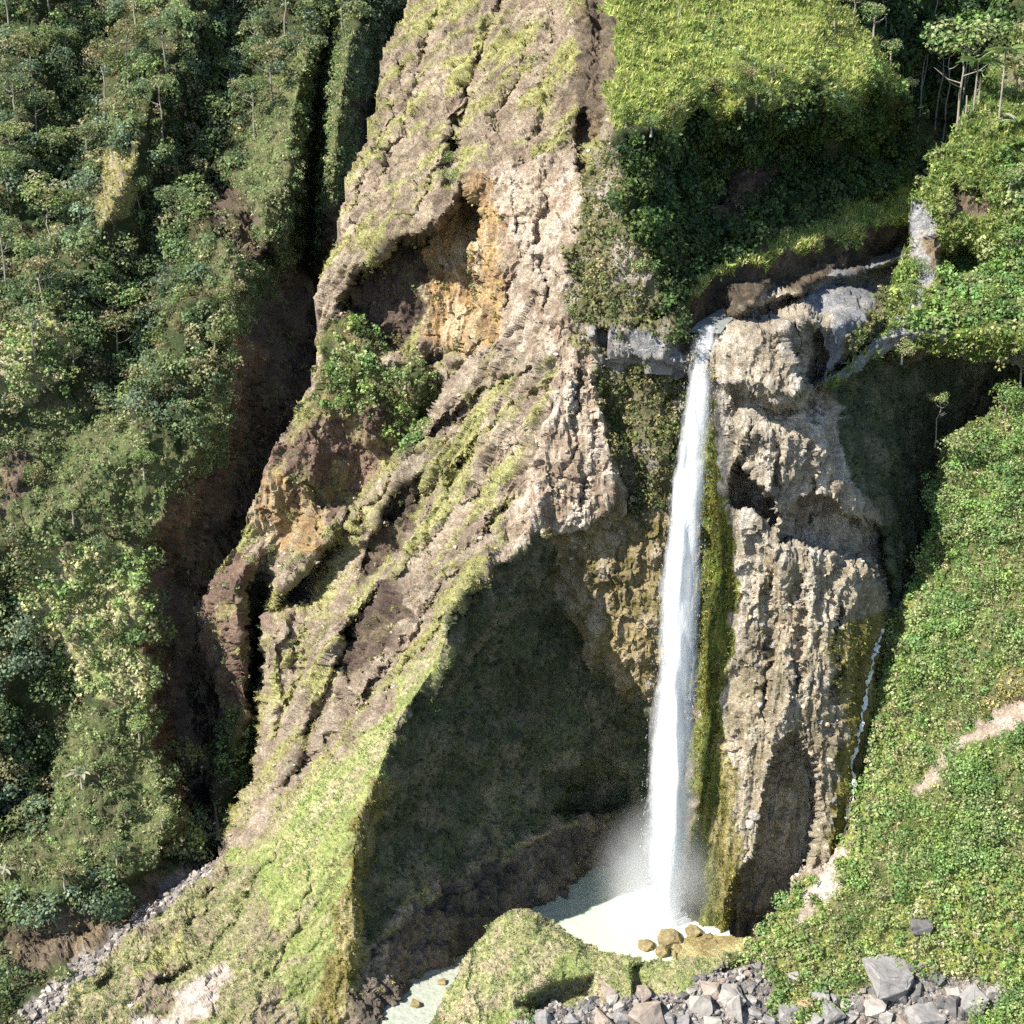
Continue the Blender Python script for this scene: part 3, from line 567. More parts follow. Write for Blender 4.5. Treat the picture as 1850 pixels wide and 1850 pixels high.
sheet('right_slope', [
  [(2000,560,104),(1850,690,99.5),(1780,745,99),(1705,790,99),(1682,880,97.8),(1690,940,96.4),(1650,1050,95.2),(1598,1130,93.6),(1582,1200,92.6),(1572,1300,91),(1560,1400,89.2),(1530,1500,87.3),(1505,1545,86.4),(1450,1585,85.6),(1400,1642,85.2),(1370,1690,85),(1335,1715,83.3),(1290,1722,82),(1200,1735,81.4),(1130,1722,81.3),(1085,1710,81.9),(1040,1690,82.4),(1000,1662,82.6),(960,1636,82.4),(930,1632,82.2),(882,1662,81.6),(842,1722,80),(802,1790,78.3),(768,1850,77),(740,1915,75.8)],
  [(1990,1000,88.5),(1850,950,92.3),(1750,950,94)], [(1700,1150,89.6),(1800,1150,87.2),(1990,1150,84)],
  [(1640,1290,88.6),(1720,1340,85.6),(1850,1285,83.5),(1990,1230,82)], [(1660,1410,85.4),(1730,1372,84.4),(1850,1312,82.4),(1990,1260,81)],
  [(1600,1500,84.6),(1720,1500,81.8),(1850,1480,79.6),(1990,1470,77)],
  [(1500,1640,82.6),(1600,1640,81),(1720,1640,79),(1850,1640,77),(1990,1640,75)],
  [(1420,1730,81.2),(1500,1745,80.2),(1600,1760,78.6),(1720,1765,77.2),(1850,1780,75.4),(1990,1790,73.5)],
  [(1320,1760,80),(1400,1790,79),(1500,1830,77.3),(1620,1850,76),(1850,1860,72.8),(1990,1870,71)],
  [(1990,1960,69.5),(1600,1960,73),(1300,1960,73.4),(1000,1960,73.6),(740,1960,74.4)],
  # mound front
  [(950,1700,80.2),(1010,1720,80),(1080,1750,79.6),(1150,1760,79.4),(1240,1770,79.4),(1300,1745,80.6)],
  [(870,1760,78.9),(940,1770,78.6),(1000,1790,78.3),(1050,1800,78.3),(1120,1800,78),(1200,1800,78.2),(1270,1790,78.6)],
  [(830,1850,77),(960,1830,77.4),(1050,1820,77.6),(1150,1830,77.2),(1300,1850,76.6)],
 ],
 [(2000,580),(1850,700),(1780,748),(1705,792),(1684,880),(1692,940),(1652,1050),(1600,1130),(1584,1200),(1574,1300),(1562,1400),(1532,1500),(1507,1545),(1452,1587),(1402,1644),(1372,1692),(1337,1718),(1290,1725),(1200,1738),(1130,1725),(1085,1712),(1040,1692),(1000,1664),(960,1638),(930,1634),(884,1664),(844,1724),(804,1792),(770,1850),(742,1910),(742,1950),(2000,1950)],
 [([(1700,960),(1650,1050),(1598,1130),(1575,1300),(1555,1420),(1520,1530),(1560,1500),(1620,1430),(1670,1390),(1640,1300),(1650,1150)], 'lime'),
  ([(1520,1530),(1440,1590),(1370,1690),(1300,1740),(1400,1740),(1470,1680),(1540,1590),(1640,1420),(1600,1440)], 'lime'),
  ([(1880,1245),(1800,1284),(1742,1324),(1690,1372),(1640,1428),(1660,1436),(1712,1388),(1785,1338),(1880,1300)], 'path'),
  ([(1820,1210),(1880,1200),(1880,1250),(1790,1290),(1760,1300)], 'bushrock'),
  ([(1490,1545),(1530,1540),(1525,1590),(1490,1630),(1440,1690),(1420,1690),(1480,1590)], 'chalk'),
  ([(1370,1690),(1300,1740),(1320,1760),(1420,1760),(1560,1740),(1500,1660)], 'lime'),
  ([(1600,1600),(1850,1560),(1990,1560),(1990,1790),(1800,1770),(1640,1740),(1560,1700)], 'lime'),
  ([(740,1930),(770,1840),(850,1700),(930,1620),(1000,1650),(1090,1705),(1130,1715),(1200,1730),(1340,1715),(1300,1760),(1250,1790),(1120,1800),(960,1820),(900,1880),(860,1960),(740,1960)], 'mound'),
  ([(900,1900),(960,1822),(1060,1805),(1130,1798),(1260,1785),(1300,1745),(1380,1740),(1440,1780),(1560,1790),(1600,1745),(1720,1760),(1860,1785),(1990,1800),(1990,1960),(860,1960)], 'gravel'),
  ([(1760,1830),(1860,1800),(1990,1790),(1990,1960),(1740,1960)], 'shrub'), ([(1380,1760),(1480,1740),(1540,1790),(1500,1850),(1420,1860)], 'lime'),
 ],
 recess=[([(935,1810),(990,1778),(1040,1765),(1075,1770),(1070,1805),(1020,1815),(960,1840)], 1.6, 2), ([(1140,1745),(1160,1735),(1165,1800),(1140,1800)], 1.0, 1), ([(1290,1760),(1330,1740),(1345,1745),(1320,1770)], .9, 1)],
 step=3.0, default='shrub', skirt=5)

sheet('gorge_slope', [
  [(1400,-150,124),(1400,480,124)], [(1500,-150,138),(1500,480,133)], [(1640,-150,160),(1640,200,152),(1640,300,142),(1640,480,132)],
  [(1760,-150,168),(1760,100,162),(1760,330,150)], [(1850,-150,166),(1850,100,158)], [(2000,-150,160),(2000,150,145),(2000,480,140)],
 ], [(1420,-130),(2000,-130),(2000,420),(1420,420)], [], step=5.0, default='forest', amp=1.2)
def lv(x, y, z): return (x, y, on_level(x, y, z).y)
sheet('pool_terrace', [[lv(1195,1700,-.25),lv(1240,1686,-.1),lv(1320,1682,.25),lv(1370,1690,.3)], [lv(1215,1718,.12),lv(1260,1706,.28),lv(1320,1704,.42),lv(1370,1705,.5)], [lv(1210,1760,.2),lv(1260,1760,.35),lv(1340,1760,.5)]],
 [(1208,1704),(1246,1690),(1318,1685),(1372,1692),(1360,1750),(1220,1755)], [], step=2.5, default='algae', skirt=1, amp=.5, edge=4)
#%%WATER
# ------------------------------------------------------------------ water
def water_mat(name, c, c2, rough=.12, bump=.06, scale=1.2, foam=None):
    m, n, l, b = mat(name)
    g = n.new('ShaderNodeNewGeometry')
    no = n.new('ShaderNodeTexNoise'); no.inputs['Scale'].default_value = scale; no.inputs['Detail'].default_value = 6
    l.new(g.outputs['Position'], no.inputs['Vector'])
    mx = n.new('ShaderNodeMix'); mx.data_type = 'RGBA'; mx.inputs[6].default_value = (*c, 1); mx.inputs[7].default_value = (*c2, 1)
    l.new(no.outputs['Fac'], mx.inputs[0]); out = mx.outputs[2]
    if foam:
        d = n.new('ShaderNodeVectorMath'); d.operation = 'DISTANCE'; d.inputs[1].default_value = foam[:3]; l.new(g.outputs['Position'], d.inputs[0])
        ad = n.new('ShaderNodeMath'); ad.operation = 'MULTIPLY_ADD'; ad.inputs[1].default_value = foam[3] * 1.1; l.new(no.outputs['Fac'], ad.inputs[0]); l.new(d.outputs['Value'], ad.inputs[2])
        mr = n.new('ShaderNodeMapRange'); mr.inputs[1].default_value = foam[3] * 1.75; mr.inputs[2].default_value = foam[3] * .85; mr.inputs[3].default_value = 0; mr.inputs[4].default_value = 1; l.new(ad.outputs[0], mr.inputs[0])
        m2 = n.new('ShaderNodeMix'); m2.data_type = 'RGBA'; l.new(mr.outputs[0], m2.inputs[0]); l.new(out, m2.inputs[6]); m2.inputs[7].default_value = (.86, .88, .84, 1); out = m2.outputs[2]
    l.new(out, b.inputs['Base Color']); b.inputs['Roughness'].default_value = rough; b.inputs['IOR'].default_value = 1.33
    bp = n.new('ShaderNodeBump'); bp.inputs['Distance'].default_value = bump; l.new(no.outputs['Fac'], bp.inputs['Height']); l.new(bp.outputs['Normal'], b.inputs['Normal'])
    return m
FB = on_level(1208, 1655)                                   # foot of the fall
M_POOL = water_mat('milky_pool_water', (.36, .42, .32), (.43, .49, .39), .22, .18, 1.4, (FB.x, FB.y, 0, 4.1))
M_RIVER = water_mat('river_water', (.14, .15, .14), (.22, .23, .22), .12, .10, 1.5)
M_STREAM = water_mat('pale_stream_water', (.25, .27, .22), (.38, .40, .34), .2, .12, 2.2)
def flat_sheet(name, pix, z, m, div=60):
    P = [on_level(x, y, z) for x, y in pix]
    bm = bmesh.new(); bm.faces.new([bm.verts.new(p) for p in P]); me = bpy.data.meshes.new(name)
    bmesh.ops.triangulate(bm, faces=bm.faces[:]); bm.to_mesh(me); bm.free(); me.materials.append(m)
    o = bpy.data.objects.new(name, me); COL.objects.link(o); return props(o, kind='structure')
flat_sheet('pool_water', [(860,1790),(960,1640),(1040,1560),(1120,1490),(1285,1490),(1300,1600),(1330,1740),(1250,1790),(1000,1800)], 0.0, M_POOL)
flat_sheet('stream_water', [(660,1960),(670,1850),(720,1770),(790,1710),(880,1740),(880,1800),(800,1960)], 0.05, M_STREAM)
def ribbon(name, L, R, m, sub=6, k='structure', lift=0.0):
    L = np.array(L, float); R = np.array(R, float); t = np.linspace(0, len(L) - 1, (len(L) - 1) * 8 + 1); i = np.arange(len(L))
    Lp = unproj(*[np.interp(t, i, L[:, c]) for c in range(3)]); Rp = unproj(*[np.interp(t, i, R[:, c]) for c in range(3)])
    s = np.linspace(0, 1, sub + 1)
    V = Lp[:, None] * (1 - s)[None, :, None] + Rp[:, None] * s[None, :, None]
    V[..., 2] += lift + .05 * pn(V.reshape(-1, 3) * 1.5, 3).reshape(V.shape[:2])
    a, b = V.shape[:2]; ix = np.arange(a * b).reshape(a, b)
    F = np.stack([ix[:-1, :-1], ix[1:, :-1], ix[1:, 1:], ix[:-1, 1:]], -1).reshape(-1, 4)
    o = raw_mesh(name, V.reshape(-1, 3), F, 4, m, smooth=True); props(o, kind=k); return o
ribbon('river_water', [(1244,600,91.4),(1258,585,92.4),(1302,558,95),(1392,522,99.6),(1482,492,105),(1612,455,112.4)],
       [(1302,602,91.2),(1311,589,92),(1338,563,94.2),(1440,528,99),(1520,500,104),(1650,466,111.2)], M_RIVER)

# the waterfall: strands of falling water, core and veil
EDG = np.array([(586,1258,1308,92.6),(600,1250,1306,91.6),(625,1246,1302,90.8),(660,1241,1298,90.2),(700,1236,1292,89.8),(800,1223,1282,89.3),(900,1211,1276,89.1),(1000,1200,1268,89.1),(1150,1189,1264,89.1),(1300,1178,1260,89.1),(1450,1168,1254,89.1),(1550,1166,1246,89.1),(1620,1172,1240,89.1),(1668,1178,1240,89.1)], float)
def fall_mat(name, cov, soft, col=(.86, .88, .90)):
    m, n, l, b = mat(name)
    uv = n.new('ShaderNodeUVMap'); uv.uv_map = 'UVMap'
    mp = n.new('ShaderNodeMapping'); mp.inputs['Scale'].default_value = (9, 42, 1); l.new(uv.outputs[0], mp.inputs[0])
    n1 = n.new('ShaderNodeTexNoise'); n1.inputs['Scale'].default_value = 1; n1.inputs['Detail'].default_value = 8; n1.inputs['Roughness'].default_value = .68; n1.inputs['Distortion'].default_value = .4; l.new(mp.outputs[0], n1.inputs['Vector'])
    mp2 = n.new('ShaderNodeMapping'); mp2.inputs['Scale'].default_value = (7, 11, 1); l.new(uv.outputs[0], mp2.inputs[0])
    n2 = n.new('ShaderNodeTexNoise'); n2.inputs['Scale'].default_value = 1; n2.inputs['Detail'].default_value = 5; l.new(mp2.outputs[0], n2.inputs['Vector'])
    at = n.new('ShaderNodeAttribute'); at.attribute_name = 'Col'
    av = n.new('ShaderNodeMath'); av.operation = 'MULTIPLY_ADD'; av.inputs[1].default_value = .8; l.new(n2.outputs['Fac'], av.inputs[0]); l.new(n1.outputs['Fac'], av.inputs[2])
    sm = n.new('ShaderNodeMath'); sm.operation = 'MULTIPLY_ADD'; sm.inputs[1].default_value = 1.25; l.new(at.outputs['Fac'], sm.inputs[0]); l.new(av.outputs[0], sm.inputs[2])
    mr = n.new('ShaderNodeMapRange'); mr.inputs[1].default_value = cov; mr.inputs[2].default_value = cov + soft; l.new(sm.outputs[0], mr.inputs[0])
    tl = n.new('ShaderNodeBsdfTranslucent'); tl.inputs[0].default_value = (*col, 1); tr = n.new('ShaderNodeBsdfTransparent')
    b.inputs['Base Color'].default_value = (*col, 1); b.inputs['Roughness'].default_value = .45
    bp = n.new('ShaderNodeBump'); bp.inputs['Distance'].default_value = .10; bp.inputs['Strength'].default_value = .8; l.new(av.outputs[0], bp.inputs['Height']); l.new(bp.outputs[0], b.inputs['Normal'])
    m1 = n.new('ShaderNodeMixShader'); m1.inputs[0].default_value = .35; l.new(b.outputs[0], m1.inputs[1]); l.new(tl.outputs[0], m1.inputs[2])
    m2 = n.new('ShaderNodeMixShader'); l.new(mr.outputs[0], m2.inputs[0]); l.new(tr.outputs[0], m2.inputs[1]); l.new(m1.outputs[0], m2.inputs[2])
    l.new(m2.outputs[0], n['Material Output'].inputs['Surface']); return m
M_CORE = fall_mat('falling_water_core', 1.02, .95, (.70, .73, .76)); M_VEIL = fall_mat('falling_water_veil', 1.22, 1.25)
def fall_part(name, wide, bulge, m, seed, parent, back=0.0, shift=0.0):
    ys = np.linspace(586, 1668, 150); ns = 17; s = np.linspace(-1, 1, ns)
    L = np.interp(ys, EDG[:, 0], EDG[:, 1]); R = np.interp(ys, EDG[:, 0], EDG[:, 2]); D = np.interp(ys, EDG[:, 0], EDG[:, 3])
    t = (ys - 586) / (1668 - 586)
    c = (L + R) / 2 + shift * t; h = (R - L) / 2 * (1 + (wide - 1) * np.clip(t * 2.5, 0, 1))
    PX = c[:, None] + h[:, None] * s[None]; PY = np.repeat(ys[:, None], ns, 1)
    arch = np.sqrt(1 - (s * .97) ** 2)
    DD = D[:, None] - bulge * arch[None] * (.35 + .65 * np.clip(t * 4, 0, 1))[:, None] + back
    V = unproj(PX, PY, DD)
    q = np.stack([PX * .035, PY * .006, np.full(PX.shape, seed)], -1).reshape(-1, 3)
    w = fbm(q, 3, seed).reshape(PX.shape) * np.clip(t * 5, 0, 1)[:, None]
    V[..., 1] -= .5 * w; V[..., 0] += .22 * w
    ix = np.arange(V.shape[0] * ns).reshape(-1, ns)
    F = np.stack([ix[:-1, :-1], ix[1:, :-1], ix[1:, 1:], ix[:-1, 1:]], -1).reshape(-1, 4)
    e = np.clip(1 - np.abs(s), 0, 1) ** .8; dens = e[None] * 1.0 * (.55 + .6 * np.clip(t * 3, 0, 1))[:, None]
    dens = np.clip(dens - np.clip((t - .9) * 4, 0, .3)[:, None], 0, 1.2)
    o = raw_mesh(name, V.reshape(-1, 3), F, 4, m, np.repeat(dens.reshape(-1, 1), 3, 1), smooth=True, parent=parent)
    uvl = o.data.uv_layers.new(name='UVMap'); uv = np.stack([np.repeat(((s + 1) / 2)[None] + seed * .37, len(ys), 0), np.repeat(t[:, None], ns, 1)], -1).reshape(-1, 2)
    uvl.data.foreach_set('uv', uv[F.ravel()].astype(np.float32).ravel()); return o
WF = empty('waterfall', FB)
props(WF, 'tall white waterfall plunging from the rock lip into the milky pool', 'waterfall')
wparts = [fall_part('core', .92, .5, M_CORE, 3, None, .25), fall_part('veil', 1.3, 1.0, M_VEIL, 7, None), fall_part('veil', 1.0, 1.3, M_VEIL, 12, None, -.1, -3)]
# flying drops
nd = 5000; t = rng.random(nd) ** .8; py = 600 + t * 1065
L = np.interp(py, EDG[:, 0], EDG[:, 1]); R = np.interp(py, EDG[:, 0], EDG[:, 2]); D = np.interp(py, EDG[:, 0], EDG[:, 3])
sx = np.clip(rng.normal(0, .5, nd), -1.1, 1.1); Pd = unproj((L + R) / 2 + (R - L) / 2 * sx * (1 + .15 * t), py, D - .6 - .7 * rng.random(nd) * np.clip(1.4 - np.abs(sx), 0, 1))
ln = (.02 + .12 * rng.random(nd) ** 2)[:, None]; wd = (.006 + .013 * rng.random(nd))[:, None]
Vd = np.stack([Pd + np.array([0, 0, 1]) * ln, Pd + np.array([1, 0, 0]) * wd, Pd - np.array([0, 0, 1]) * ln, Pd - np.array([1, .3, 0]) * wd], 1).reshape(-1, 3)
M_DROP = simple_mat('water_drops', (.85, .87, .9), (.92, .93, .95), 2, .3, 0)
sp = raw_mesh('spray', Vd, np.arange(nd * 4), 4, M_DROP); sp['kind'] = 'stuff'; wparts.append(sp)
for p in wparts:
    p.parent = WF; p.matrix_parent_inverse = Matrix.Translation(-FB)
# mist where the fall strikes the pool
def mist(name, c, r, dens, label):
    bm = bmesh.new(); bmesh.ops.create_icosphere(bm, subdivisions=3, radius=1.0)
    me = bpy.data.meshes.new(name); bm.to_mesh(me); bm.free()
    m = bpy.data.materials.new('mist_' + name); m.use_nodes = True; n = m.node_tree.nodes; l = m.node_tree.links; n.remove(n['Principled BSDF'])
    v = n.new('ShaderNodeVolumePrincipled'); v.inputs['Color'].default_value = (.97, .98, 1, 1); v.inputs['Anisotropy'].default_value = .2
    tc = n.new('ShaderNodeTexCoord'); le = n.new('ShaderNodeVectorMath'); le.operation = 'LENGTH'; l.new(tc.outputs['Object'], le.inputs[0])
    no = n.new('ShaderNodeTexNoise'); no.inputs['Scale'].default_value = 2.2; no.inputs['Detail'].default_value = 3; l.new(tc.outputs['Object'], no.inputs['Vector'])
    a = n.new('ShaderNodeMapRange'); a.interpolation_type = 'SMOOTHSTEP'; a.inputs[1].default_value = 1.0; a.inputs[2].default_value = .05; l.new(le.outputs['Value'], a.inputs[0])
    b = n.new('ShaderNodeMapRange'); b.inputs[1].default_value = .3; b.inputs[2].default_value = .7; b.inputs[3].default_value = .3; b.inputs[4].default_value = 1.5; l.new(no.outputs['Fac'], b.inputs[0])
    mu = n.new('ShaderNodeMath'); mu.operation = 'MULTIPLY'; l.new(a.outputs[0], mu.inputs[0]); l.new(b.outputs[0], mu.inputs[1])
    m3 = n.new('ShaderNodeMath'); m3.operation = 'MULTIPLY'; m3.inputs[1].default_value = dens; l.new(mu.outputs[0], m3.inputs[0]); l.new(m3.outputs[0], v.inputs['Density'])
    l.new(v.outputs[0], n['Material Output'].inputs['Volume']); me.materials.append(m)
    o = bpy.data.objects.new(name, me); COL.objects.link(o); o.location = c; o.scale = r
    props(o, label, 'mist', kind='stuff'); return o
mist('mist', FB + Vector((-.5, .5, 3.2)), (5.8, 4.4, 7.2), .42, 'white mist drifting round the foot of the waterfall')
# side trickle down the right of the buttress
TR = empty('trickle', at('central_cliff', 1530, 1500)[0]); props(TR, 'thin white trickle running down the rock beside the green slope', 'waterfall')
tp = [(1588,1135),(1578,1165),(1570,1200),(1562,1240),(1553,1290),(1547,1340),(1540,1390),(1533,1440),(1527,1480),(1520,1515)]
Vt = []; 
ty = np.linspace(1135, 1515, 120); tx = np.interp(ty, [p[1] for p in tp], [p[0] for p in tp]) + 2.0 * pn(np.stack([ty * .05, ty * 0, ty * 0], -1), 4)
for x, y in zip(tx, ty):
    p, nn = at('central_cliff', x, y); wdt = .10 + .07 * math.sin(y * .13) + .05 * math.sin(y * .41)
    p = p + nn * .18
    Vt += [p + Vector((-wdt, 0, 0)), p + nn * .06, p + Vector((wdt, 0, 0))]
Vt = np.array(Vt); k = np.arange(119) * 3
F = np.concatenate([np.stack([k, k + 3, k + 4, k + 1], -1), np.stack([k + 1, k + 4, k + 5, k + 2], -1)])
M_TRI = simple_mat('trickling_water', (.45, .47, .47), (.8, .82, .83), 3, .25, .05)
tr = raw_mesh('water', Vt, F, 4, M_TRI, smooth=True, parent=TR); tr.matrix_parent_inverse = Matrix.Translation(-TR.location)
#%%PLANTS
# ------------------------------------------------------------------ plants
def unit(a): return a / (np.linalg.norm(a, axis=-1, keepdims=True) + 1e-9)
def sample(name, zones, n, cond=None):
    """n random ground points of a sheet inside the given zones -> positions, normals, flow"""
    s = SHEETS[name]; P = s['P']; q = s['q']
    zi = s['zi'][:-1, :-1]; m = q & np.isin(zi, [ZN.index(z) for z in zones])
    a = P[1:, :-1] - P[:-1, :-1]; b = P[:-1, 1:] - P[:-1, :-1]
    ar = np.linalg.norm(np.cross(a, b), axis=-1)
    px, py = proj(P[:-1, :-1]); m &= (px > -60) & (px < 1910) & (py > -60) & (py < 1910)
    ar = np.where(m, np.minimum(ar, .6), 0)
    if cond is not None: ar = ar * cond(s)[:-1, :-1]
    w = ar.ravel(); tot = w.sum()
    if tot <= 0: return None
    k = rng.choice(w.size, n, p=w / tot); j, i = np.unravel_index(k, ar.shape)
    u, v = rng.random((2, n, 1))
    pos = P[j, i] + a[j, i] * u + b[j, i] * v
    return pos, s['N'][j, i], s['flow'][j, i]
GREENS = {
 'forest': [(.085,.124,.052),(.11,.142,.06),(.064,.098,.052),(.143,.165,.075),(.165,.16,.085),(.10,.138,.085),(.12,.16,.056)],
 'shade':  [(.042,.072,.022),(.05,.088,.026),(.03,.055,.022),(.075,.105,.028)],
 'shrub':  [(.115,.185,.05),(.145,.20,.055),(.095,.165,.055),(.165,.20,.08),(.13,.21,.068),(.18,.205,.09)],
 'lime':   [(.15,.20,.06),(.18,.215,.075),(.21,.205,.10),(.125,.185,.06),(.23,.22,.13)],
 'grass':  [(.135,.185,.048),(.17,.205,.062),(.11,.16,.045),(.20,.21,.085)],
 'meadow': [(.21,.255,.07),(.26,.285,.085),(.175,.225,.06),(.29,.285,.11)],
 'scrub':  [(.115,.16,.06),(.155,.185,.08),(.09,.13,.05),(.18,.18,.095)],
 'soft':   [(.16,.215,.08),(.205,.245,.10),(.25,.25,.125),(.135,.20,.075),(.265,.245,.14)],
 'dry':    [(.27,.25,.09),(.22,.22,.07),(.30,.25,.12),(.17,.18,.055)],
 'moss':   [(.05,.068,.018),(.075,.085,.022),(.04,.055,.018),(.095,.10,.028)],
 'olive':  [(.17,.16,.035),(.12,.125,.03),(.21,.18,.06)],
 'brushy': [(.10,.115,.04),(.15,.14,.06),(.075,.10,.035),(.19,.165,.09)],
}
def leaf_cloud(C, N, r, per, size, pal, flat=.85, spread=.9):
    """bushes: centre, ground normal, radius -> leaf diamonds"""
    nb = len(C); cnt = np.maximum(6, (per * r ** 1.6).astype(int)); id = np.repeat(np.arange(nb), cnt); n = len(id)
    up = np.array([0, 0, 1.0])
    d = unit(rng.normal(size=(n, 3)) + .75 * N[id] + .55 * up)
    rr = r[id] * (.55 + .5 * rng.random(n) ** .5)
    # lobes: every bush is a few smaller balls
    lob = unit(rng.normal(size=(nb, 5, 3)) + .5 * N[:, None]); pick = rng.integers(0, 5, n)
    p = C[id] + lob[id, pick] * (r[id] * .55)[:, None] + d * (rr * .62)[:, None] * np.array([1, 1, flat])
    ln = unit(d + .75 * rng.normal(size=(n, 3)) * spread + .25 * up)
    t = unit(np.cross(ln, rng.normal(size=(n, 3)))); b = np.cross(ln, t)
    L = (size * (.6 + .8 * rng.random(n)))[:, None]; Wd = L * (.30 + .2 * rng.random(n))[:, None]
    V = np.stack([p - t * L * .5, p + b * Wd - ln * L * .08, p + t * L * .5, p - b * Wd - ln * L * .08], 1)
    pc = np.array(pal)[rng.integers(0, len(pal), nb)]
    tint = (1 + .22 * rng.normal(size=(nb, 1)))
    c = 1.55 * pc[id] * np.clip(tint[id], .55, 1.6) * np.clip(1 + .25 * rng.normal(size=(n, 1)), .5, 1.7)
    return V.reshape(-1, 3), np.repeat(c, 4, 0)
def tufts(P, N, per, h, pal, lean=.5, droop=None):
    nb = len(P); id = np.repeat(np.arange(nb), per); n = len(id); up = np.array([0, 0, 1.0])
    d = unit(.55 * N[id] + .7 * up + lean * rng.normal(size=(n, 3)) + (0 if droop is None else np.array(droop)))
    H = (h * (.45 + .8 * rng.random(n)) * np.repeat(.6 + .8 * rng.random(nb), per))[:, None]
    base = P[id] + .35 * h * rng.normal(size=(n, 3)) * np.array([1, 1, .5])
    sd = unit(np.cross(d, rng.normal(size=(n, 3)))); w = H * (.10 + .12 * rng.random(n))[:, None]
    V = np.stack([base - sd * w, base + sd * w, base + d * H], 1)
    pc = np.array(pal)[rng.integers(0, len(pal), nb)] * np.clip(1 + .2 * rng.normal(size=(nb, 1)), .6, 1.5)
    c = 1.6 * pc[id] * np.clip(1 + .2 * rng.normal(size=(n, 1)), .5, 1.6)
    return V.reshape(-1, 3), np.repeat(c, 3, 0)
def stuff(name, parts, n, m, label, cat):
    V = np.concatenate([p[0] for p in parts]); C = np.concatenate([p[1] for p in parts])
    o = raw_mesh(name, V, np.arange(len(V)), n, m, np.clip(C, .004, .8))
    props(o, label, cat, kind='stuff'); return o
def bushes(name, zones, n, r0, r1, per, size, pal, sink=.25, cond=None):
    P, N, f = sample(name, zones, n, cond); r = r0 + (r1 - r0) * rng.random(n) ** 1.6
    return leaf_cloud(P + N * (r * sink)[:, None], N, r, per, size, GREENS[pal])
def grass(name, zones, n, per, h, pal, cond=None, lean=.5, droop=None):
    P, N, f = sample(name, zones, n, cond); return tufts(P, N, per, h, GREENS[pal], lean, droop)
stuff('forest_undergrowth', [
   bushes('left_hillside', ['forest'], 1150, .7, 2.0, 105, .26, 'forest'),
   bushes('left_hillside', ['forest'], 1700, .3, .9, 90, .2, 'brushy'),
   bushes('left_hillside', ['scrub'], 2700, .22, .8, 76, .19, 'scrub'),
   bushes('left_hillside', ['bushy', 'dark', 'brown', 'red'], 520, .2, .6, 60, .22, 'brushy')], 4, M_LEAF, 'dense dark green jungle undergrowth covering the left hillside', 'undergrowth')
stuff('hillside_scrub', [bushes('left_hillside', ['grassl'], 520, .3, .9, 60, .28, 'soft')], 4, M_LEAF, 'pale green scrub on the lit face of the left hillside', 'scrub')
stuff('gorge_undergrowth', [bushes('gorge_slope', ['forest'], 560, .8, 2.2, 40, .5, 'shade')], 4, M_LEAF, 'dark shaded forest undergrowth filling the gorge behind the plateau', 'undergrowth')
stuff('cliff_undergrowth', [
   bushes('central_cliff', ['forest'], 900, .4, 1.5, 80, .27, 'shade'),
   bushes('central_cliff', ['bushy'], 150, .4, .9, 75, .24, 'shrub'), bushes('central_cliff', ['bushy'], 320, .2, .7, 80, .19, 'scrub'),
   bushes('central_cliff', ['bushrock'], 800, .2, .7, 75, .2, 'brushy'),
   bushes('central_cliff', ['upper', 'slope'], 260, .15, .45, 75, .17, 'brushy'),
   bushes('central_cliff', ['moss'], 420, .12, .45, 90, .16, 'shade'), bushes('central_cliff', ['base', 'bright', 'olive'], 160, .1, .35, 90, .13, 'olive'),
   bushes('central_cliff', ['redrock'], 170, .12, .45, 80, .17, 'scrub'),
   bushes('central_cliff', ['dark', 'ochre'], 200, .2, .5, 70, .2, 'brushy')], 4, M_LEAF, 'leafy plants clinging to ledges of the central cliff', 'undergrowth')
stuff('slope_shrubbery', [
   bushes('right_slope', ['shrub'], 1250, .3, 1.2, 110, .165, 'shrub', cond=lambda s: .12 + sstep(-.2, .25, s['patch'])),
   bushes('right_slope', ['shrub'], 900, .2, .5, 110, .13, 'soft', cond=lambda s: .15 + sstep(.2, -.3, s['patch'])),
   bushes('right_slope', ['shrub'], 260, .15, .35, 140, .1, 'dry'),
   bushes('right_slope', ['lime'], 900, .2, .7, 80, .18, 'lime'),
   bushes('right_slope', ['lime'], 350, .3, .8, 75, .22, 'shrub'),
   bushes('right_slope', ['bushrock'], 120, .2, .4, 80, .13, 'dry'),
   bushes('river_hill', ['shrub'], 420, .4, 1.0, 70, .28, 'shrub'),
   bushes('river_hill', ['grass', 'bushrock'], 420, .25, .8, 70, .22, 'grass')], 4, M_LEAF, 'bright green leafy shrubs covering the right hand slopes', 'shrubs')
stuff('meadow_shrubs', [
   bushes('central_cliff', ['grass'], 260, .2, .6, 90, .15, 'meadow', cond=lambda s: .2 + 2 * sstep(.0, .3, s['patch'])),
   bushes('central_cliff', ['grass'], 90, .3, .8, 85, .2, 'shrub', cond=lambda s: sstep(.0, .4, -s['patch']))], 4, M_LEAF, 'low leafy clumps among the plateau grass', 'shrubs')
stuff('meadow_grass', [
   grass('central_cliff', ['grass'], 9500, 10, .34, 'meadow', lean=.8),
   grass('river_hill', ['grass'], 3500, 9, .4, 'grass', lean=.8)], 3, M_GRASS, 'long yellow green grass on the plateau and river banks', 'grass')
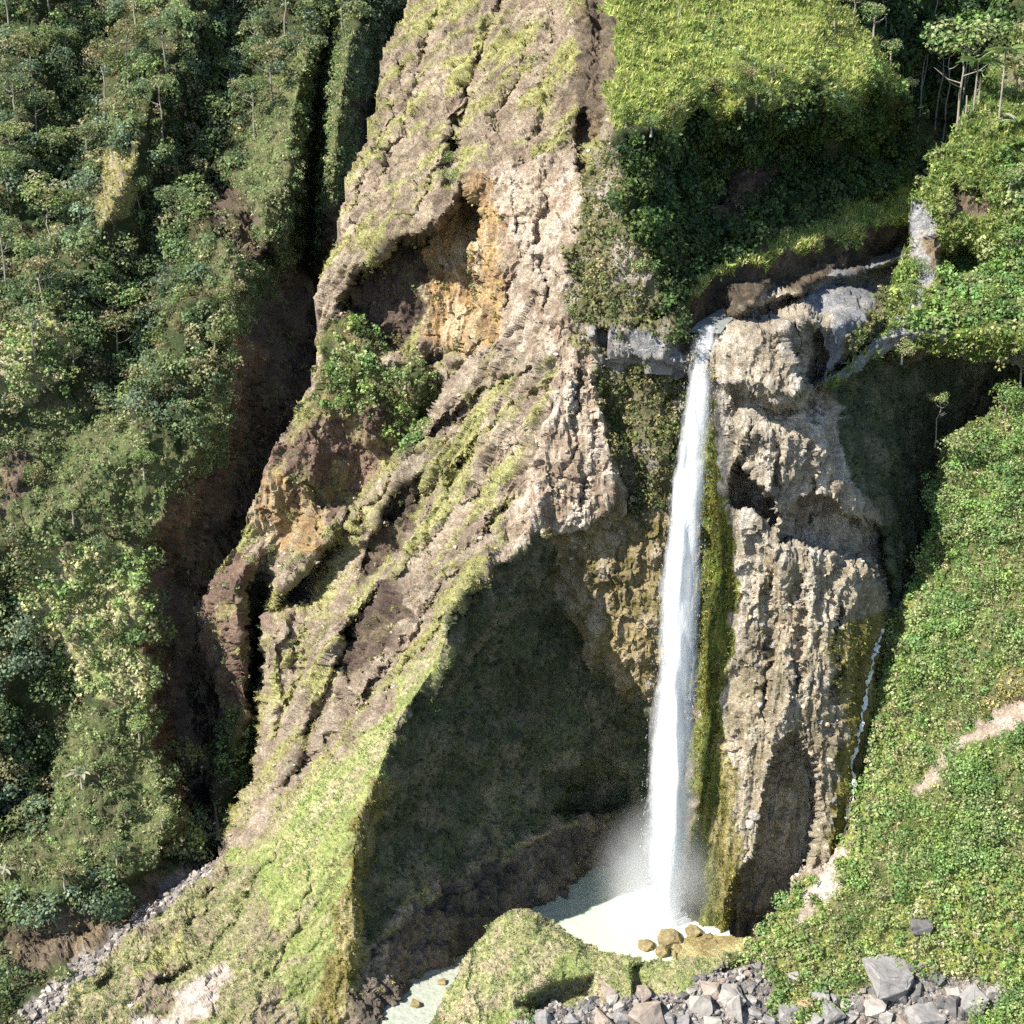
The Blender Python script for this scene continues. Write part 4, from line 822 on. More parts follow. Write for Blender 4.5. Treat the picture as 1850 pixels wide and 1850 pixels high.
stuff('slope_grass', [
   grass('central_cliff', ['grassl', 'tan'], 9000, 7, .16, 'soft', cond=lambda s: .3 + sstep(-.2, .2, s['patch']), lean=.7, droop=(-.2, -.1, -.5)),
   grass('central_cliff', ['slope', 'upper'], 8000, 7, .2, 'dry', cond=lambda s: sstep(0.0, .3, s['flow']) + .06, lean=.7, droop=(-.2, -.1, -.5)),
   grass('central_cliff', ['olive'], 2500, 7, .2, 'olive', droop=(0, -.2, -.8)),
   grass('right_slope', ['mound'], 4500, 8, .13, 'soft', lean=.8),
   grass('right_slope', ['lime'], 5000, 7, .22, 'lime', lean=.8),
   grass('right_slope', ['shrub'], 5000, 7, .25, 'lime', lean=.8, cond=lambda s: .1 + sstep(.1, -.3, s['patch'])),
   grass('left_hillside', ['grassl', 'scrub'], 7000, 6, .28, 'soft', lean=.8),
   grass('left_hillside', ['tan'], 500, 7, .3, 'dry', lean=.8)], 3, M_GRASS, 'short grass growing in streaks over the sunlit slopes', 'grass')
stuff('moss_cover', [
   grass('central_cliff', ['moss'], 4500, 7, .2, 'moss', droop=(.1, -.3, -.7)),
   grass('central_cliff', ['bright'], 3500, 7, .2, 'olive', droop=(0, -.2, -.9))], 3, M_GRASS, 'moss and hanging plants on the wet walls around the fall', 'moss')
#%%TREES
# ------------------------------------------------------------------ single trees
def crown_mesh(name, style, pal, leaf, nleaf=820, lobes=14):
    P = []
    for k in range(lobes):
        a = rng.random() * 6.283; q = math.sqrt(rng.random())
        if style == 'umbrella': c = (math.cos(a) * q * .8, math.sin(a) * q * .8, .18 * rng.normal() + .25 * (1 - q)); r = .26 + .14 * rng.random()
        elif style == 'tall': z = rng.random() * 1.6 - .8; c = (math.cos(a) * q * .45 * (1.1 - abs(z)), math.sin(a) * q * .45 * (1.1 - abs(z)), z); r = .26 + .14 * rng.random()
        else: v = unit(rng.normal(size=3)) * (.35 + .4 * rng.random()); c = (v[0], v[1], v[2] * .8); r = .30 + .18 * rng.random()
        P.append((*c, r))
    P = np.array(P); id = rng.choice(lobes, nleaf, p=P[:, 3] ** 2 / (P[:, 3] ** 2).sum())
    d = unit(rng.normal(size=(nleaf, 3)) + np.array([0, 0, .5]))
    p = P[id, :3] + d * (P[id, 3] * (.7 + .4 * rng.random(nleaf)))[:, None] * np.array([1, 1, .75])
    ln = unit(d + .6 * rng.normal(size=(nleaf, 3)) + np.array([0, 0, .3])); t = unit(np.cross(ln, rng.normal(size=(nleaf, 3)))); b = np.cross(ln, t)
    L = (leaf * (.6 + .8 * rng.random(nleaf)))[:, None]; W = L * .38
    V = np.stack([p - t * L * .5, p + b * W - ln * L * .1, p + t * L * .5, p - b * W - ln * L * .1], 1).reshape(-1, 3)
    pc = np.array(GREENS[pal]); lc = pc[rng.integers(0, len(pc), lobes)]
    c = 1.6 * lc[id] * np.clip(1 + .22 * rng.normal(size=(nleaf, 1)), .5, 1.6)
    return raw_mesh(name, V, np.arange(nleaf * 4), 4, M_LEAF, np.repeat(c, 4, 0), link=False)
def tube(path, rad, sides=7):
    path = np.array(path, float); rad = np.array(rad, float); n = len(path); V = []
    for i in range(n):
        d = unit(path[min(i + 1, n - 1)] - path[max(i - 1, 0)]); u = unit(np.cross(d, [0.3, 1, .1])); v = np.cross(d, u)
        a = np.arange(sides) * 2 * math.pi / sides
        V.append(path[i] + rad[i] * (np.cos(a)[:, None] * u + np.sin(a)[:, None] * v))
    V = np.concatenate(V); F = []
    for i in range(n - 1):
        for k in range(sides):
            F.append((i * sides + k, i * sides + (k + 1) % sides, (i + 1) * sides + (k + 1) % sides, (i + 1) * sides + k))
    return V, np.array(F)
def join(parts):
    V, F, o = [], [], 0
    for v, f in parts: V.append(v); F.append(f + o); o += len(v)
    return np.concatenate(V), np.concatenate(F)
def trunk_mesh(h, r, cr, bend, seed, limbs=4):
    q = np.random.default_rng(seed); ts = np.linspace(0, 1, 6)
    path = np.stack([bend * ts ** 2 * h + .03 * h * q.normal(size=6) * ts, .03 * h * q.normal(size=6) * ts, ts * h - .4 * (1 - ts)], -1)
    parts = [tube(path, r * (1 - .6 * ts))]; lims = []
    for k in range(limbs):
        a = q.random() * 6.283; t0 = .62 + .3 * q.random(); b = path[0] * (1 - t0) + path[-1] * t0; b = np.array([np.interp(t0, ts, path[:, c]) for c in range(3)])
        e = b + np.array([math.cos(a), math.sin(a), .55]) * cr * (.55 + .3 * q.random())
        lims.append(tube([b, (b + e) / 2 + np.array([0, 0, -.08 * cr]), e], [r * .42, r * .3, r * .12], 5))
    return join(parts), lims, path[-1]
CR = {}
def crown(style, pal, k):
    key = (style, pal, k)
    if key not in CR: CR[key] = crown_mesh('crown_' + style, style, pal, .105 if style != 'tall' else .16)
    return CR[key]
def tree(sheetname, px, py, h, cr, style, pal, label, group=None, name='tree', bark=None, k=None, bend=0.0, trunk=.11, Y=None):
    p, nn = at(sheetname, px, py)
    if Y: p = Vector(unproj(px, py, Y))
    e = empty(name, p); props(e, label, 'tree', group)
    (V, F), lims, top = trunk_mesh(h, trunk, cr, bend, int(px * 7 + py * 13) % 99991)
    tk = raw_mesh('trunk', V, F, 4, bark or M_BARK, smooth=True, parent=e)
    for V, F in (lims if h > 1.5 else lims[:1]): raw_mesh('limb', V, F, 4, bark or M_BARK, smooth=True, parent=tk)
    c = bpy.data.objects.new('crown', crown(style, pal, random.randrange(3) if k is None else k)); COL.objects.link(c); c.parent = e
    c.location = Vector(top) + Vector((0, 0, .25 * cr if style != 'umbrella' else .1 * cr)); c.scale = (cr, cr, cr * (.9 if style != 'umbrella' else .8)); c.rotation_euler[2] = random.random() * 6.28
    return e
LH = 'left_hillside'
tree(LH, 92, 455, 4.6, 2.6, 'round', 'lime', 'bright yellow green tree with a thin visible trunk on the left hillside', k=0)
tree(LH, 25, 300, 3.0, 2.1, 'umbrella', 'lime', 'yellowish flat topped tree at the left edge above the bright tree')
tree(LH, 205, 600, 3.0, 2.6, 'umbrella', 'shrub', 'pale grey green broad tree in the middle of the left hillside')
tree(LH, 132, 672, 1.6, .95, 'round', 'lime', 'small lime green bush tree on the dark part of the left hillside')
tree(LH, 60, 165, 4.2, 2.5, 'umbrella', 'brushy', 'flat topped tree with a slim trunk in the upper left corner')
tree(LH, 240, 160, 4.6, 2.2, 'umbrella', 'brushy', 'umbrella shaped tree with a bare stem on the upper left ridge')
tree(LH, 100, 330, 4.0, 2.2, 'umbrella', 'forest', 'olive umbrella tree above the bright yellow green tree')
for i, (x, y) in enumerate([(160,90),(20,60),(120,140),(300,120),(355,90),(200,210),(430,70),(470,110),(520,70),(500,190),(420,170),(30,200),(70,260),(160,300),(280,260),(20,390),(80,560),(150,560),(260,420),(330,430),(380,260),(460,250),(330,200),(10,520),(60,640),(220,680),(300,600),(620,70),(660,40),(590,40),(560,130),(400,20),(250,40),(90,30)]):
    tree(LH, x, y, 2.4 + 2.6 * random.random(), 1.3 + 1.2 * random.random(), random.choice(['umbrella', 'umbrella', 'round']), random.choice(['forest', 'forest', 'brushy', 'shrub']),
         'slim trunked jungle tree standing among others on the left hillside', 'jungle trees of the left hillside')
for i, (x, y) in enumerate([(150,1420),(250,1340),(200,1180),(80,1330),(40,1420),(130,950),(180,1020),(330,760),(390,640),(420,560),(350,680),(260,860),(60,880),(30,1180),(230,1480),(120,1600),(210,1560),(290,1500)]):
    tree(LH, x, y, .8 + .9 * random.random(), .7 + .6 * random.random(), 'round', random.choice(['brushy', 'soft', 'forest', 'shrub']), 'rounded bushy tree low on the left hillside beside the ravine', 'low bushy trees by the ravine')
GS = 'gorge_slope'
tree(GS, 1722, 290, 9.8, 3.7, 'round', 'shrub', 'large sunlit feathery tree at the top of the dark gorge', k=1, trunk=.16, Y=128)
tree('gorge_slope', 1792, 220, 4.8, 1.7, 'umbrella', 'shrub', 'smaller green tree between the feathery tree and the right hill', Y=128)
tree('gorge_slope', 1848, 150, 4.2, 2.2, 'umbrella', 'lime', 'yellow green tree in the top right corner', Y=129)
for x, y in [(1600,190),(1625,215),(1648,225),(1668,205),(1690,230),(1705,250),(1660,260),(1725,235),(1585,150),(1745,215),(1635,160),(1680,150)]:
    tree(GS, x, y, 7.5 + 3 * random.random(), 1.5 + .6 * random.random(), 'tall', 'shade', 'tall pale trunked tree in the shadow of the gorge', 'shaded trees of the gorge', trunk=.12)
CC = 'central_cliff'
tree(CC, 1440, 205, 2.6, 1.2, 'umbrella', 'shrub', 'small tree with a bare stem over the shaded plateau edge')
tree(CC, 1512, 200, 1.8, 1.4, 'round', 'shrub', 'rounded green tree on the plateau edge right of the bare stemmed tree')
tree(CC, 1395, 145, 1.0, .8, 'umbrella', 'lime', 'small lime green plant on the lip of the grassy plateau')
tree(CC, 1622, 222, 3.0, 1.1, 'umbrella', 'lime', 'thin leaning tree with a small flat crown at the gorge mouth', bend=.12, trunk=.07)
tree(CC, 1585, 60, 1.6, 1.3, 'round', 'shrub', 'leafy tree at the upper right end of the grassy plateau')
tree(CC, 1540, 40, 1.6, 1.2, 'round', 'brushy', 'grey green bush tree on the skyline of the plateau')
tree(CC, 1610, 120, 1.4, 1.1, 'round', 'shrub', 'green bush tree overhanging the right corner of the plateau')
tree(CC, 1223, 60, 2.4, .25, 'tall', 'brushy', 'thin dead pole of a tree in the plateau grass', trunk=.06)
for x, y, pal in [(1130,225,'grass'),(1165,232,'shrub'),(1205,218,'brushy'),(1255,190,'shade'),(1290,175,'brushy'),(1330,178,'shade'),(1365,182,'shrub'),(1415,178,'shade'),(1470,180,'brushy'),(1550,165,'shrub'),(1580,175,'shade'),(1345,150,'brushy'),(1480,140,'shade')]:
    tree(CC, x, y, .5, .7 + .5 * random.random(), 'round', pal, 'bush hanging over the shaded edge of the grassy plateau', 'bushes along the plateau edge')
RH, RS = 'river_hill', 'right_slope'
tree(RS, 1745, 850, 1.6, 2.1, 'round', 'shrub', 'big bright leafy tree at the head of the right slope', k=2)
tree(RS, 1720, 930, .9, 1.5, 'round', 'shrub', 'rounded leafy bush tree at the dark left rim of the right slope')
tree(RS, 1815, 760, 1.5, 1.5, 'round', 'shrub', 'leafy tree below the right hill at the picture edge')
tree(RS, 1840, 720, 3.0, 1.1, 'umbrella', 'lime', 'thin crowned tree in front of the dark recess at the right edge')
tree(RS, 1690, 800, 3.2, 1.0, 'umbrella', 'soft', 'sparse pale leaved sapling against the dark recess', trunk=.06)
tree(RH, 1630, 650, .5, 1.1, 'round', 'lime', 'lime green bush hanging on the lip of the dark recess')
tree(RH, 1790, 560, 1.0, 1.2, 'round', 'grass', 'yellow green bush above the dark recess on the right hill')
tree(RH, 1730, 580, .6, 1.2, 'round', 'grass', 'wide yellowish bush on the ledge over the dark recess')
tree(RH, 1830, 480, 2.0, 1.4, 'umbrella', 'shrub', 'broad leafed tree on the middle of the right hill')
tree(RH, 1820, 360, 1.4, 1.2, 'round', 'shrub', 'dark green tree beside the rocks of the right hill')
for x, y in [(1640,545),(1690,560),(1760,520),(1700,395),(1660,500),(1840,300)]:
    tree(RH, x, y, .5, .7 + .4 * random.random(), 'round', random.choice(['shrub', 'grass']), 'small round bush on the right hill above the recess', 'round bushes of the right hill')
for x, y in [(660,660),(620,700),(740,690),(720,770),(485,1000),(830,330),(815,300),(1165,500),(1190,430),(1180,350)]:
    tree(CC, x, y, .4, .75 + .3 * random.random(), 'round', 'shrub', 'green bush clinging to the central cliff', 'bushes on the central cliff')

nt = 420; Pt, Nt, _ = sample('right_slope', ['shrub', 'lime'], nt); Lt = (.25 + .7 * rng.random(nt))[:, None]; dt = unit(rng.normal(size=(nt, 3)) + .5 * Nt); sd = unit(np.cross(dt, rng.normal(size=(nt, 3)))) * .018; b0 = Pt + Nt * (.25 + .35 * rng.random((nt, 1)))
Vt = np.stack([b0 - sd, b0 + sd, b0 + dt * Lt + sd * .4, b0 + dt * Lt - sd * .4], 1).reshape(-1, 3)
stuff('dead_twigs', [(Vt, np.repeat(np.array([[.36, .32, .27]]) * (.6 + .6 * rng.random((nt, 1))), 4, 0))], 4, M_GRASS, 'dry grey twigs caught in the shrubs of the right slope', 'twigs')
# palms and broad leaved plants, each frond its own part
def frond_mesh(n=16, L=1.0, w=.32):
    V, F = [], []
    for i in range(n):
        t = .12 + .88 * i / n; x = t * L; z = .42 * t - .75 * t * t; ww = w * math.sin(math.pi * min(1, .18 + .82 * t)) + .03
        for sgn in (-1, 1):
            b = len(V); V += [(x, 0, z), (x + .06, 0, z), (x + .16, sgn * ww, z - .10 - .25 * ww), (x + .11, sgn * ww, z - .10 - .25 * ww)]; F += [(b, b + 1, b + 2, b + 3)]
    return np.array(V), np.array(F)
def blade_mesh(n=7, L=1.0, w=.17):
    V, F = [], []
    for i in range(n + 1):
        t = i / n; ww = w * math.sin(math.pi * (.06 + .92 * t)) ** .8; z = .55 * t - .7 * t * t
        V += [(t * L, -ww, z + .06), (t * L, 0, z), (t * L, ww, z + .06)]
        if i: b = len(V) - 6; F += [(b, b + 1, b + 4, b + 3), (b + 1, b + 2, b + 5, b + 4)]
    return np.array(V), np.array(F)
fv, ff = frond_mesh(); bv_, bf_ = blade_mesh()
def plant_leaf(nm, v, f, c): return raw_mesh(nm, v, f, 4, M_LEAF, np.tile(np.array([c]), (len(v), 1)) * (1 + .15 * rng.normal(size=(len(v), 1))), link=False)
FR = [plant_leaf('frond', fv, ff, c) for c in ((.15, .22, .06), (.11, .18, .06), (.2, .23, .09))]
BL = [plant_leaf('leaf', bv_, bf_, c) for c in ((.16, .27, .07), (.22, .30, .09), (.36, .36, .26))]
def rosette(sheetname, px, py, h, size, n, meshes, part, name, label, cat, tr=.09, up=.25, group=None, bend=0):
    p, nn = at(sheetname, px, py); e = empty(name, p); props(e, label, cat, group)
    ts = np.linspace(0, 1, 5); path = np.stack([bend * ts * ts * h, 0 * ts, ts * (h + .2) - .2], -1)
    V, F = tube(path, tr * (1 - .35 * ts)); raw_mesh('stem', V, F, 4, M_BARK, smooth=True, parent=e)
    for i in range(n):
        o = bpy.data.objects.new(part, random.choice(meshes)); COL.objects.link(o); o.parent = e
        o.location = (bend * h, 0, h); o.scale = [size * (.8 + .4 * random.random())] * 3
        o.rotation_euler = (0, -up + .5 * (random.random() - .5), i * 6.283 / n + .4 * random.random())
    return e
rosette(RH, 1758, 212, 4.0, 1.5, 11, FR, 'frond', 'palm_tree', 'left of two slender palms on the right hill, silhouetted on the gorge', 'palm')
rosette(RH, 1803, 236, 5.6, 1.8, 11, FR, 'frond', 'palm_tree', 'taller right palm with a long pale trunk on the right hill', 'palm')
rosette(RH, 1835, 240, .5, 1.7, 9, BL, 'leaf', 'banana_plant', 'broad leaved banana plant at the right edge below the palms', 'plant')
rosette(RH, 1838, 275, .4, 1.5, 8, BL, 'leaf', 'banana_plant', 'lower banana plant with drooping leaves at the right edge', 'plant')
rosette(RH, 1722, 575, .2, .9, 8, BL, 'leaf', 'fern', 'bright fern on the ledge over the dark recess', 'fern')
rosette(RH, 1697, 285, .3, .9, 7, BL, 'leaf', 'fern', 'small leafy plant on the left rim of the right hill', 'fern')
rosette(LH, 150, 1425, 1.2, 1.2, 9, BL[2:], 'leaf', 'cecropia_plant', 'pale star leaved plant on the lower left hillside', 'plant', tr=.06)
rosette(LH, 12, 1480, 1.0, 1.1, 8, BL[2:], 'leaf', 'cecropia_plant', 'pale star leaved plant at the left edge beside the dark hollow', 'plant', tr=.06)
rosette(LH, 8, 1590, .8, .8, 8, BL[2:], 'leaf', 'cecropia_plant', 'lowest pale star leaved plant at the left edge', 'plant', tr=.06)
rosette(CC, 1295, 480, .5, .9, 7, BL, 'leaf', 'fern', 'bright fern at the foot of the shaded plateau cliff', 'fern')
def pole(sheetname, px, py, h, r, name, label, cat, fork=False, bend=.02):
    p, nn = at(sheetname, px, py); e = empty(name, p); props(e, label, cat)
    ts = np.linspace(0, 1, 5); path = np.stack([bend * ts * h * np.sin(ts * 4), 0 * ts, ts * (h + .3) - .3], -1)
    V, F = tube(path, r * (1 - .4 * ts)); raw_mesh('trunk', V, F, 4, M_BARK, smooth=True, parent=e)
    if fork:
        b = path[3]; V, F = tube([b, b + np.array([-.35, 0, .45])], [r * .6, r * .3], 5); raw_mesh('branch', V, F, 4, M_BARK, smooth=True, parent=e)
    return e
pole(RH, 1742, 226, 2.0, .09, 'dead_trunk', 'taller of two bare white poles on the rim of the right hill', 'dead tree')
pole(RH, 1750, 220, 1.1, .08, 'dead_trunk', 'shorter bare white pole beside the taller one on the right hill', 'dead tree')
pole(RH, 1766, 190, 2.2, .09, 'dead_trunk', 'forked dead white trunk just right of the left palm', 'dead tree', True)
pole(CC, 1508, 60, 1.0, .12, 'dead_trunk', 'short white dead trunk on the plateau skyline', 'dead tree')

# ------------------------------------------------------------------ boulders and scree
M_ROCK = simple_mat('boulder_grey', (.15, .142, .137), (.265, .252, .243), 1.6, .88, .10)
M_ROCKD = simple_mat('boulder_dark', (.08, .077, .076), (.16, .152, .147), 1.8, .85, .10)
M_ROCKP = simple_mat('boulder_pale', (.22, .20, .18), (.33, .305, .275), 1.8, .9, .09)
M_ROCKO = simple_mat('boulder_orange', (.36, .21, .13), (.45, .30, .2), 2.2, .9, .09)
M_ROCKY = simple_mat('boulder_ochre', (.11, .09, .045), (.30, .235, .11), 1.8, .75, .10)
M_ROCKB = simple_mat('boulder_brown', (.20, .16, .13), (.32, .265, .22), 1.8, .9, .09)
def hull_bm(rx, ry, rz, seed, n=15, box=.6, bev=.05, sub=0):
    q = np.random.default_rng(seed); d = unit(q.normal(size=(n, 3)))
    d = np.sign(d) * np.abs(d) ** box; d = d / np.abs(d).max(1, keepdims=True) ** .55 * (.82 + .3 * q.random((n, 1)))
    bm = bmesh.new()
    for p in d: bm.verts.new((p[0] * rx, p[1] * ry, p[2] * rz))
    r = bmesh.ops.convex_hull(bm, input=bm.verts[:])
    bmesh.ops.delete(bm, geom=[v for v in bm.verts if not v.link_faces], context='VERTS')
    bmesh.ops.dissolve_limit(bm, angle_limit=.22, verts=bm.verts[:], edges=bm.edges[:])
    if bev: bmesh.ops.bevel(bm, geom=bm.edges[:], offset=bev * min(rx, ry, rz), segments=2, affect='EDGES', profile=.6)
    return bm
def boulder(sheetname, x0, x1, y0, y1, m, label, group=None, seed=None, round_=False, name='boulder', dz=0, parent=None, level=None):
    cx, cy = (x0 + x1) / 2, (y0 + y1) / 2
    p = on_level(cx, y1, level) if level is not None else at(sheetname, cx, min(y1, 1895))[0]
    dd = (p - cam.location).length; w = (x1 - x0) / 2 * dd / FPX; h = (y1 - y0) / 2 * dd / FPX
    seed = int(cx * 31 + cy * 17) if seed is None else seed
    bm = hull_bm(w, w * .9, h * .95, seed, 40 if round_ else 15, 1.0 if round_ else .6, .12 if round_ else .05)
    if w > .35:
        bmesh.ops.triangulate(bm, faces=bm.faces[:]); bmesh.ops.subdivide_edges(bm, edges=[e for e in bm.edges if e.calc_length() > .3 * w], cuts=2, use_grid_fill=True); bmesh.ops.triangulate(bm, faces=bm.faces[:])
        co = np.array([v.co[:] for v in bm.verts]); no = unit(co); dsp = w * (.09 * fbm(co / w * 1.5, 3, seed % 97) + .05 * facet(co / w * 2.6, seed % 89))
        for v, d_, n_ in zip(bm.verts, dsp, no): v.co += Vector(n_ * d_)
    me = bpy.data.meshes.new(name); bm.to_mesh(me); bm.free(); me.materials.append(m)
    o = bpy.data.objects.new(name, me); COL.objects.link(o)
    o.location = p + Vector((0, h * .3, h * .66 + dz)); o.rotation_euler = (0, 0, random.random() * .6 - .3)
    if parent: o.parent = parent
    else: props(o, label, 'boulder', group)
    return o
B = boulder
B(RS, 1565, 1641, 1732, 1807, M_ROCK, 'largest grey block boulder with a flat lit face at the bottom right', dz=.25, seed=21)
B(RS, 1645, 1681, 1667, 1703, M_ROCKD, 'dark pyramid shaped boulder alone in the green slope', dz=.45)
B(RS, 1632, 1655, 1735, 1764, M_ROCKD, 'dark upright boulder just right of the largest block')
B(RS, 1655, 1669, 1736, 1750, M_ROCK, 'small grey boulder behind the dark upright one')
B(RS, 1731, 1786, 1786, 1824, M_ROCK, 'long tilted grey slab boulder in the right boulder pile')
B(RS, 1646, 1703, 1822, 1858, M_ROCK, 'broad flat topped grey boulder at the bottom edge of the right pile')
B(RS, 1138, 1197, 1808, 1858, M_ROCKB, 'large square brownish boulder at the bottom below the grassy mound')
B(RS, 1440, 1467, 1800, 1826, M_ROCKO, 'orange boulder among grey ones at the bottom')
B(RS, 1485, 1526, 1812, 1850, M_ROCK, 'rounded grey boulder right of the orange one')
B(RS, 1407, 1443, 1815, 1842, M_ROCK, 'rough grey boulder left of the orange one')
B(RS, 1312, 1341, 1797, 1850, M_ROCKP, 'tall whitish slab boulder at the bottom centre right')
B(RS, 1294, 1347, 1780, 1813, M_ROCKP, 'wide pale slab boulder under the bank right of the mound')
B(RS, 1248, 1286, 1792, 1830, M_ROCKP, 'pale wedge shaped boulder left of the whitish slab')
B(RS, 1266, 1300, 1776, 1800, M_ROCKB, 'brownish boulder tucked under the bank')
B(RS, 1083, 1113, 1773, 1800, M_ROCKB, 'brownish boulder sitting on the front of the mound')
B(RS, 1420, 1444, 1754, 1780, M_ROCKP, 'pale angular boulder in the scrub above the orange one')
B(RS, 1820, 1837, 1787, 1810, M_ROCKB, 'brown boulder under the bush at the right edge')
B(RS, 1778, 1805, 1786, 1808, M_ROCKP, 'pinkish pale boulder at the right end of the pile')
for a in [(1644,1671,1771,1803),(1672,1686,1773,1793),(1681,1703,1761,1780),(1620,1641,1792,1820),(1706,1732,1796,1844),(1730,1749,1814,1842),(1748,1761,1804,1825),(1803,1818,1790,1806),(1688,1708,1800,1822),(1660,1676,1802,1820)]:
    B(RS, *a, M_ROCKD, 'dark angular boulder in the pile beside the largest block', 'dark boulders of the right pile')
for a in [(1708,1737,1778,1797),(1562,1601,1806,1832),(1500,1526,1796,1814),(1519,1541,1803,1822),(1547,1563,1832,1848),(1466,1502,1784,1814),(1462,1486,1834,1856),(1274,1301,1832,1856),(1096,1120,1796,1814),(1106,1133,1808,1826),(966,996,1825,1856),(1067,1112,1822,1856),(1110,1136,1828,1856),(1151,1178,1780,1805),(1200,1222,1826,1848),(1225,1248,1832,1852),(1350,1376,1822,1844),(1378,1402,1830,1852),(1530,1552,1828,1846),(1590,1618,1826,1850),(1620,1646,1830,1856),(1020,1048,1828,1852),(1176,1190,1796,1808),(1345,1366,1796,1812)]:
    B(RS, *a, random.choice([M_ROCK, M_ROCK, M_ROCKB, M_ROCKP]), 'grey angular boulder lying in the scree at the bottom', 'grey boulders of the bottom scree')
PW = 0.0
B(RS, 1189, 1236, 1682, 1707, M_ROCKY, 'largest rounded ochre boulder at the near edge of the pool', round_=True, level=-.15)
B(RS, 1153, 1184, 1697, 1716, M_ROCKY, 'ochre boulder left of the largest one, half under water', round_=True, level=-.15)
B(RS, 1185, 1214, 1705, 1728, M_ROCKY, 'ochre boulder below the largest one, against the grassy bank', round_=True, level=-.1)
B(RS, 1238, 1266, 1671, 1692, M_ROCKY, 'ochre boulder nearest to the foot of the buttress', round_=True, level=-.15)
for a in [(1216,1240,1708,1722),(1244,1270,1702,1716),(1272,1300,1698,1712),(1262,1284,1714,1728),(1232,1252,1722,1736),(1290,1318,1708,1722),(1300,1330,1692,1706),(1268,1286,1686,1697)]:
    B(RS, *a, M_ROCKY, 'low yellow stained rock in the shallows by the pool outlet', 'yellow rocks of the pool shallows', level=-.12)
for a in [(742,762,1806,1820),(700,716,1790,1800),(790,806,1768,1780)]:
    B(RS, *a, M_ROCKY, 'ochre stone standing in the pale stream', 'stones in the stream', level=-.05)
# columns of dark rock left of the lip
for a, mm in [((1066,1089,575,622), M_ROCKD), ((1095,1121,600,642), M_ROCKD), ((1121,1137,590,630), M_ROCK), ((1140,1166,600,630), M_ROCK), ((1163,1220,610,664), M_ROCK), ((1202,1238,620,672), M_ROCKD)]:
    o = B(CC, *a, mm, None, name='rock_block', dz=-.2, parent=SHEETS[CC]['obj'])
for a in [(1350,1372,1463,1480),(1345,1362,1480,1496)]:
    o = B(CC, *a, M_ROCKP, None, name='cobble', dz=.0, parent=SHEETS[CC]['obj'], round_=True)
TEMPL = []
for k in range(8):
    bm = hull_bm(1, .85, .7, 900 + k, 12, .7, 0); bmesh.ops.triangulate(bm, faces=bm.faces[:]); bm.verts.ensure_lookup_table()
    TEMPL.append((np.array([v.co[:] for v in bm.verts]), np.array([[v.index for v in f.verts] for f in bm.faces]))); bm.free()
M_SCREE = terrain_mat('loose_stones', .05, .9)
def stones(name, P, r, pal, label, parent=None):
    Vs, Fs, Cs, o = [], [], [], 0
    for k in range(8):
        i = np.where(np.arange(len(P)) % 8 == k)[0]; tv, tf = TEMPL[k]
        a = rng.random(len(i)) * 6.283; c, s_ = np.cos(a), np.sin(a)
        X = tv[None, :, 0] * c[:, None] - tv[None, :, 1] * s_[:, None]; Yq = tv[None, :, 0] * s_[:, None] + tv[None, :, 1] * c[:, None]
        V = np.stack([X, Yq, np.repeat(tv[None, :, 2], len(i), 0)], -1) * r[i][:, None, None] + P[i][:, None, :]
        Vs.append(V.reshape(-1, 3)); Fs.append((tf[None] + (np.arange(len(i)) * len(tv))[:, None, None] + o).reshape(-1, 3)); o += len(i) * len(tv)
        col = np.array(pal)[rng.integers(0, len(pal), len(i))] * (1 + .2 * rng.normal(size=(len(i), 1))); Cs.append(np.repeat(col, len(tv), 0))
    ob = raw_mesh(name, np.concatenate(Vs), np.concatenate(Fs), 3, M_SCREE, np.clip(np.concatenate(Cs), .02, .7)); props(ob, label, 'stones' if not parent else None, kind='stuff')
    if parent: ob.parent = parent
    return ob
GP = [(.22, .205, .19), (.155, .145, .137), (.28, .255, .235), (.11, .105, .102), (.25, .21, .178)]
P, N, _ = sample(RS, ['gravel'], 4400); r = .05 + .30 * rng.random(len(P)) ** 5
stones('scree', P + N * (r * .25)[:, None], r, GP, 'loose grey scree at the foot of the right slope')
P1, N1, _ = sample(CC, ['gravel'], 900); P2, N2_, _ = sample(LH, ['gravel'], 900); P = np.concatenate([P1, P2]); N = np.concatenate([N1, N2_]); r = .05 + .30 * rng.random(len(P)) ** 5
stones('gravel_chute', P + N * (r * .1)[:, None], r, [(.27,.235,.205),(.21,.185,.165),(.34,.30,.265),(.15,.135,.125)], 'pale gravel running down the ravine mouth at the lower left')
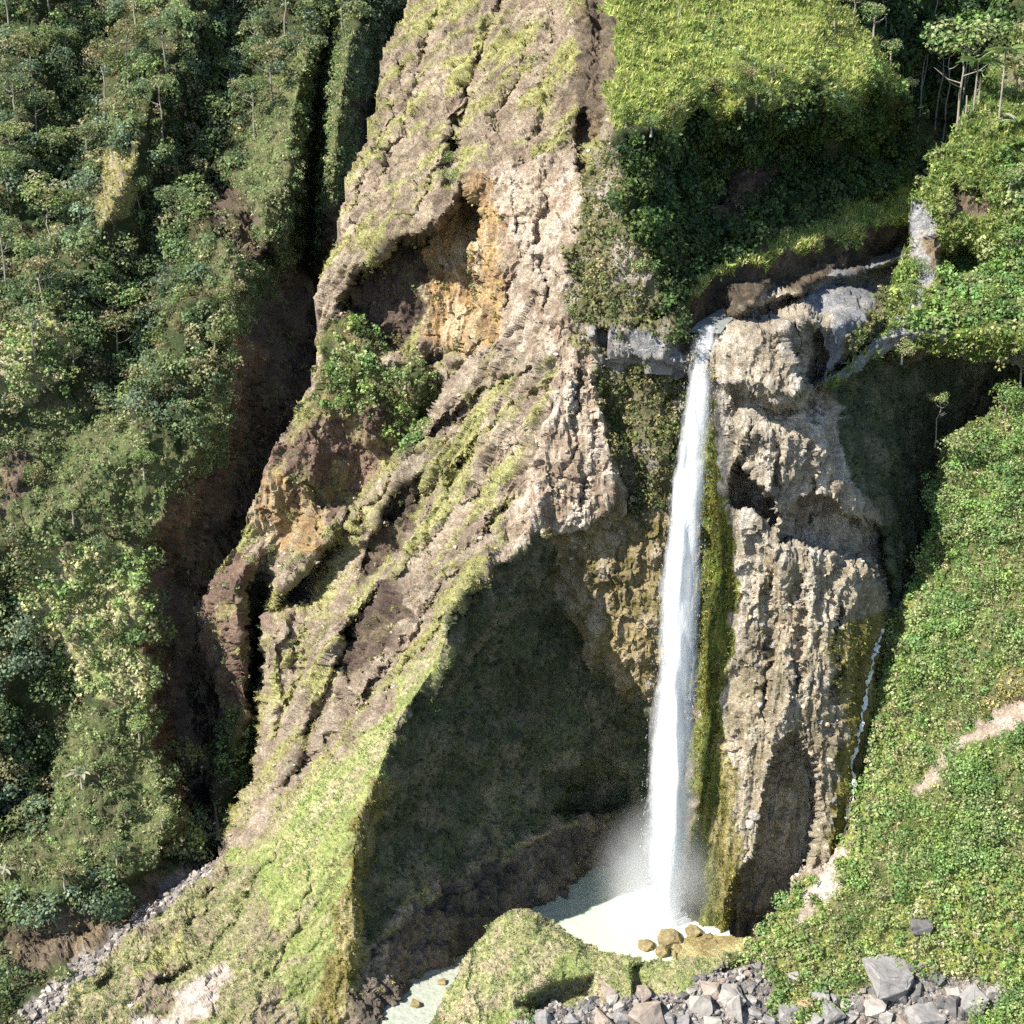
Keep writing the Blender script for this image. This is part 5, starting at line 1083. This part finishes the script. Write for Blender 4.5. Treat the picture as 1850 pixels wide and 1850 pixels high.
P, N, _ = sample(CC, ['butlow'], 1300); r = .05 + .22 * rng.random(len(P)) ** 4
stones('cobbles', P + N * (r * .1)[:, None], r, [(.32,.26,.18),(.24,.2,.15),(.40,.34,.26),(.2,.19,.18)], 'rounded cobbles bedded in the lower buttress', SHEETS[CC]['obj'])
P, N, _ = sample(CC, ['mossrock', 'slope', 'pale', 'chalk'], 1500); r = .04 + .16 * rng.random(len(P)) ** 4
stones('stones', P + N * (r * .1)[:, None], r, [(.34,.28,.2),(.26,.22,.17),(.42,.36,.28)], 'small stones weathering out of the cliff', SHEETS[CC]['obj'])


ORD = ['first', 'second', 'third', 'fourth', 'fifth', 'sixth', 'seventh', 'eighth', 'ninth', 'tenth', 'eleventh', 'twelfth', 'thirteenth']
def place_labels(group, stem, rows):
    obs = [o for o in bpy.data.objects if o.parent is None and o.get('group') == group]
    key = lambda o: [float(v) for v in proj(np.array(o.location))]
    obs.sort(key=lambda o: key(o)[1]); n = len(obs); per = math.ceil(n / len(rows))
    for r, rn in enumerate(rows):
        for k, o in enumerate(sorted(obs[r * per:(r + 1) * per], key=lambda o: key(o)[0])):
            o['label'] = '%s, %s from the left%s' % (stem, ORD[k], (' ' + rn) if rn else '')
place_labels('jungle trees of the left hillside', 'slim jungle tree', ['in the top row', 'in the second row', 'in the third row', 'in the lowest row'])
place_labels('low bushy trees by the ravine', 'low bushy tree on the left hillside', ['in the upper group', 'in the middle group', 'in the bottom group'])
place_labels('shaded trees of the gorge', 'tall shaded gorge tree', [''])
place_labels('grey boulders of the bottom scree', 'grey angular scree boulder', ['in the back row', 'in the middle row', 'in the front row'])
place_labels('dark boulders of the right pile', 'dark angular boulder of the right pile', [''])
place_labels('yellow rocks of the pool shallows', 'low yellow rock in the pool shallows', [''])
place_labels('stones in the stream', 'ochre stone in the pale stream', [''])
place_labels('bushes on the central cliff', 'green bush on the central cliff', [''])
place_labels('round bushes of the right hill', 'small round bush on the right hill', [''])
place_labels('bushes along the plateau edge', 'bush on the shaded plateau edge', [''])
